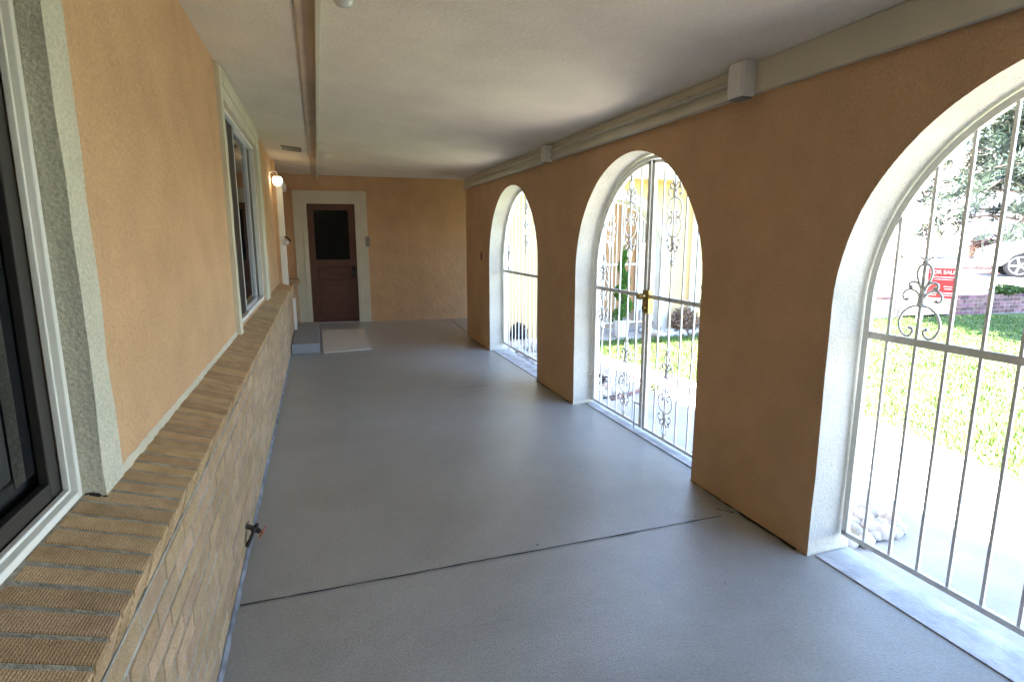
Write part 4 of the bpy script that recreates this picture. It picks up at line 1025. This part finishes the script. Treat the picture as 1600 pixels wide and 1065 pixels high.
# ------------------------------------------------------------------ white car parked at the kerb, nose to the left
def car(loc, rz, label):
    c = empty('parked_car', loc, rz, label=label, cat='car')
    # local x: forward = +x, width along y
    prof = [(2.28, .42), (2.33, .62), (2.25, .84), (1.9, .98), (1.15, 1.08), (.55, 1.50), (-.2, 1.62), (-1.4, 1.60), (-2.1, 1.10), (-2.3, .95), (-2.33, .5), (-2.2, .34)]
    low = []
    def arc(xc):
        return [(xc+.43*math.cos(a), .36+.43*math.sin(a)) for a in [math.pi*k/10 for k in range(0, 11)]]
    bot = [(-2.2, .34)]+[(x, z) for x, z in reversed(arc(-1.42))]+[(x, z) for x, z in reversed(arc(1.42))]+[(2.28, .34)]
    outline = prof[:-1]+bot
    wd = .92; mb = MB(); n = len(outline); V = []
    for y, sc in ((-wd, 0), (wd, 0)):
        for x, z in outline:
            inset = .18*max(0, (z-1.0)/.6); V.append((x, y-(math.copysign(inset, y)), z))
    bm = bmesh.new(); bv = [bm.verts.new(v) for v in V]
    f1 = bm.faces.new(bv[:n]); f2 = bm.faces.new(list(reversed(bv[n:])))
    for i in range(n): bm.faces.new((bv[i], bv[n+i], bv[n+(i+1) % n], bv[(i+1) % n]))
    bmesh.ops.triangulate(bm, faces=[f1, f2]); bmesh.ops.recalc_face_normals(bm, faces=list(bm.faces))
    me = bpy.data.meshes.new('body'); bm.to_mesh(me); bm.free(); b = link('body', me, M['carw'], c)
    bv_ = b.modifiers.new('round', 'BEVEL'); bv_.width = .05; bv_.segments = 3; bv_.limit_method = 'ANGLE'; bv_.angle_limit = R(30)
    for s in (-1, 1):
        for P, nm in (([(1.0, 1.10), (.52, 1.45), (-.12, 1.55), (-.12, 1.10)], 'side_window'), ([(-.2, 1.10), (-.2, 1.55), (-1.35, 1.53), (-1.75, 1.12)], 'side_window')):
            mb = MB(); ys = [s*(wd-.18*max(0, (z-1.0)/.6)+.006) for x, z in P]; mb.add([(x, y, z) for (x, z), y in zip(P, ys)], [(0, 1, 2, 3)]); mb.build(nm, M['carglass'], c)
        for x in (1.42, -1.42):
            T = Matrix.Translation((x, s*.80, .36)) @ Matrix.Rotation(R(90*s*-1), 4, 'X')
            mb = MB(); mb.lathe([(.20, -.1), (.34, -.1), (.37, -.07), (.37, .07), (.34, .10), (.27, .105)], 32, T); wl_ = mb.build('wheel', M['tyre'], c, autosm=40)
            mb = MB(); mb.lathe([(.268, .05), (.275, .108), (.25, .112), (.24, .085), (.06, .09), (.05, .11), (.01, .112)], 32, T)
            for k in range(5):
                a = 2*math.pi*k/5; q = T @ Matrix.Rotation(a, 4, 'Z'); mb.box((.04, -.028, .09), (.255, .028, .112), M4=q, bev=.006)
            mb.build('rim', M['rim'], wl_, autosm=40)

        mb = MB(); mb.box((2.13, s*.62, .66), (2.31, s*.88, .80), bev=.03); mb.build('headlight', M['clearglass'], c)
    mb = MB(); mb.add([(1.13, -.72, 1.11), (1.13, .72, 1.11), (.60, .62, 1.475), (.60, -.62, 1.475)], [(0, 1, 2, 3)]); mb.build('windscreen', M['carglass'], c)
    mb = MB(); mb.box((2.20, -.9, .36), (2.37, .9, .50), bev=.04); mb.build('bumper', M['carw'], c)
car((22.0, 11.25, .276), R(130), 'white car parked at the street kerb on the right edge')

mu = [(24.2+3.6*math.cos(a*.4)*(1+.1*math.sin(a)), 15.0+2.6*math.sin(a*.4), ) for a in range(16)]
M['mulch'] = mat('red_brown_mulch', (.20, .085, .055), .95, var=.5, vscale=3, bump=.6, bscale=25)
sheet('mulch_bed', mu, .284, M['mulch'], 'red brown mulch under the pine')
# ------------------------------------------------------------------ houses across the street
def far_house(name, x0, y0, y1, h, m, label, roof_h=1.6, depth=9):
    e_ = empty(name, (x0, (y0+y1)/2, .27), label=label, cat='house'); L = (y1-y0)/2
    mb = MB(); mb.box((0, -L, 0), (depth, L, h)); mb.build('wall', m, e_)
    mb = MB(); mb.add([(-.6, -L-.6, h+.01), (-.6, L+.6, h+.01), (depth+.6, L+.6, h+.01), (depth+.6, -L-.6, h+.01), (depth/2, -L+1.5, h+roof_h), (depth/2, L-1.5, h+roof_h)],
                       [(0, 4, 5, 1), (2, 5, 4, 3), (1, 5, 2), (3, 4, 0), (3, 2, 1, 0)]); mb.build('roof', M['shingle'], e_)
    return e_, L
e1, L = far_house('white_house', 35, 23.3, 34, 5.4, M['housew'], 'tall off white house with garage across the street')
def onwall(e_, x, y0, y1, z0, z1, m, name, t=.05, parent=None):
    mb = MB(); yc = e_.location.y; mb.box((x-t, y0-yc, z0-.27), (x-.001, y1-yc, z1-.27), bev=.01); return mb.build(name, m, parent or e_)
wn = onwall(e1, 0, 24.15, 24.75, 3.40, 4.05, M['signwhite'], 'window', .06)
onwall(e1, -.061, 24.2, 24.7, 3.46, 3.99, M['winblue'], 'pane', .01, wn)
gd = onwall(e1, 0, 25.0, 29.8, .29, 2.05, M['garage'], 'garage_door', .04)
for k in range(1, 4): onwall(e1, -.041, 25.0, 29.8, .29+k*.44, .31+k*.44, M['houset'], 'panel_line', .006, gd)
onwall(e1, 0, 24.9, 30.0, 2.12, 2.26, M['houset'], 'garage_trim', .1)
e2, L = far_house('brick_house', 40, 12, 26.2, 3.3, mat('pink_brick', (0.40, 0.25, 0.20), .9, var=.2, vscale=3, bump=.3, bscale=20), 'low pinkish brick house behind the pine')
fd = onwall(e2, 0, 24.2, 25.1, .3, 2.3, M['door'], 'front_door', .06)
for y in (14.0, 17.5, 21.8):
    f_ = onwall(e2, 0, y, y+1.4, 1.2, 2.5, M['signwhite'], 'window', .06); onwall(e2, -.061, y+.08, y+1.32, 1.28, 2.42, M['door'], 'pane', .01, f_)
for i, (x, y, r_, h_, m_, lb) in enumerate(((36.5, 23.6, .9, .7, M['rust'], 'reddish shrub before the pink brick house'), (36.5, 22.0, .8, .75, M['darkleaf'], 'dark shrub near the brick house door'), (35, 20.6, .9, .6, M['leaf'], 'yellow green shrub by the brick house'), (38, 24.9, .7, 1.0, M['rust'], 'small round tree form beside the brick house'))):
    shrub('garden_shrub', (x, y, .28), (r_, r_, h_), 900, .12, m_, lb, seed=70+i, group='shrubs in front of the brick house')
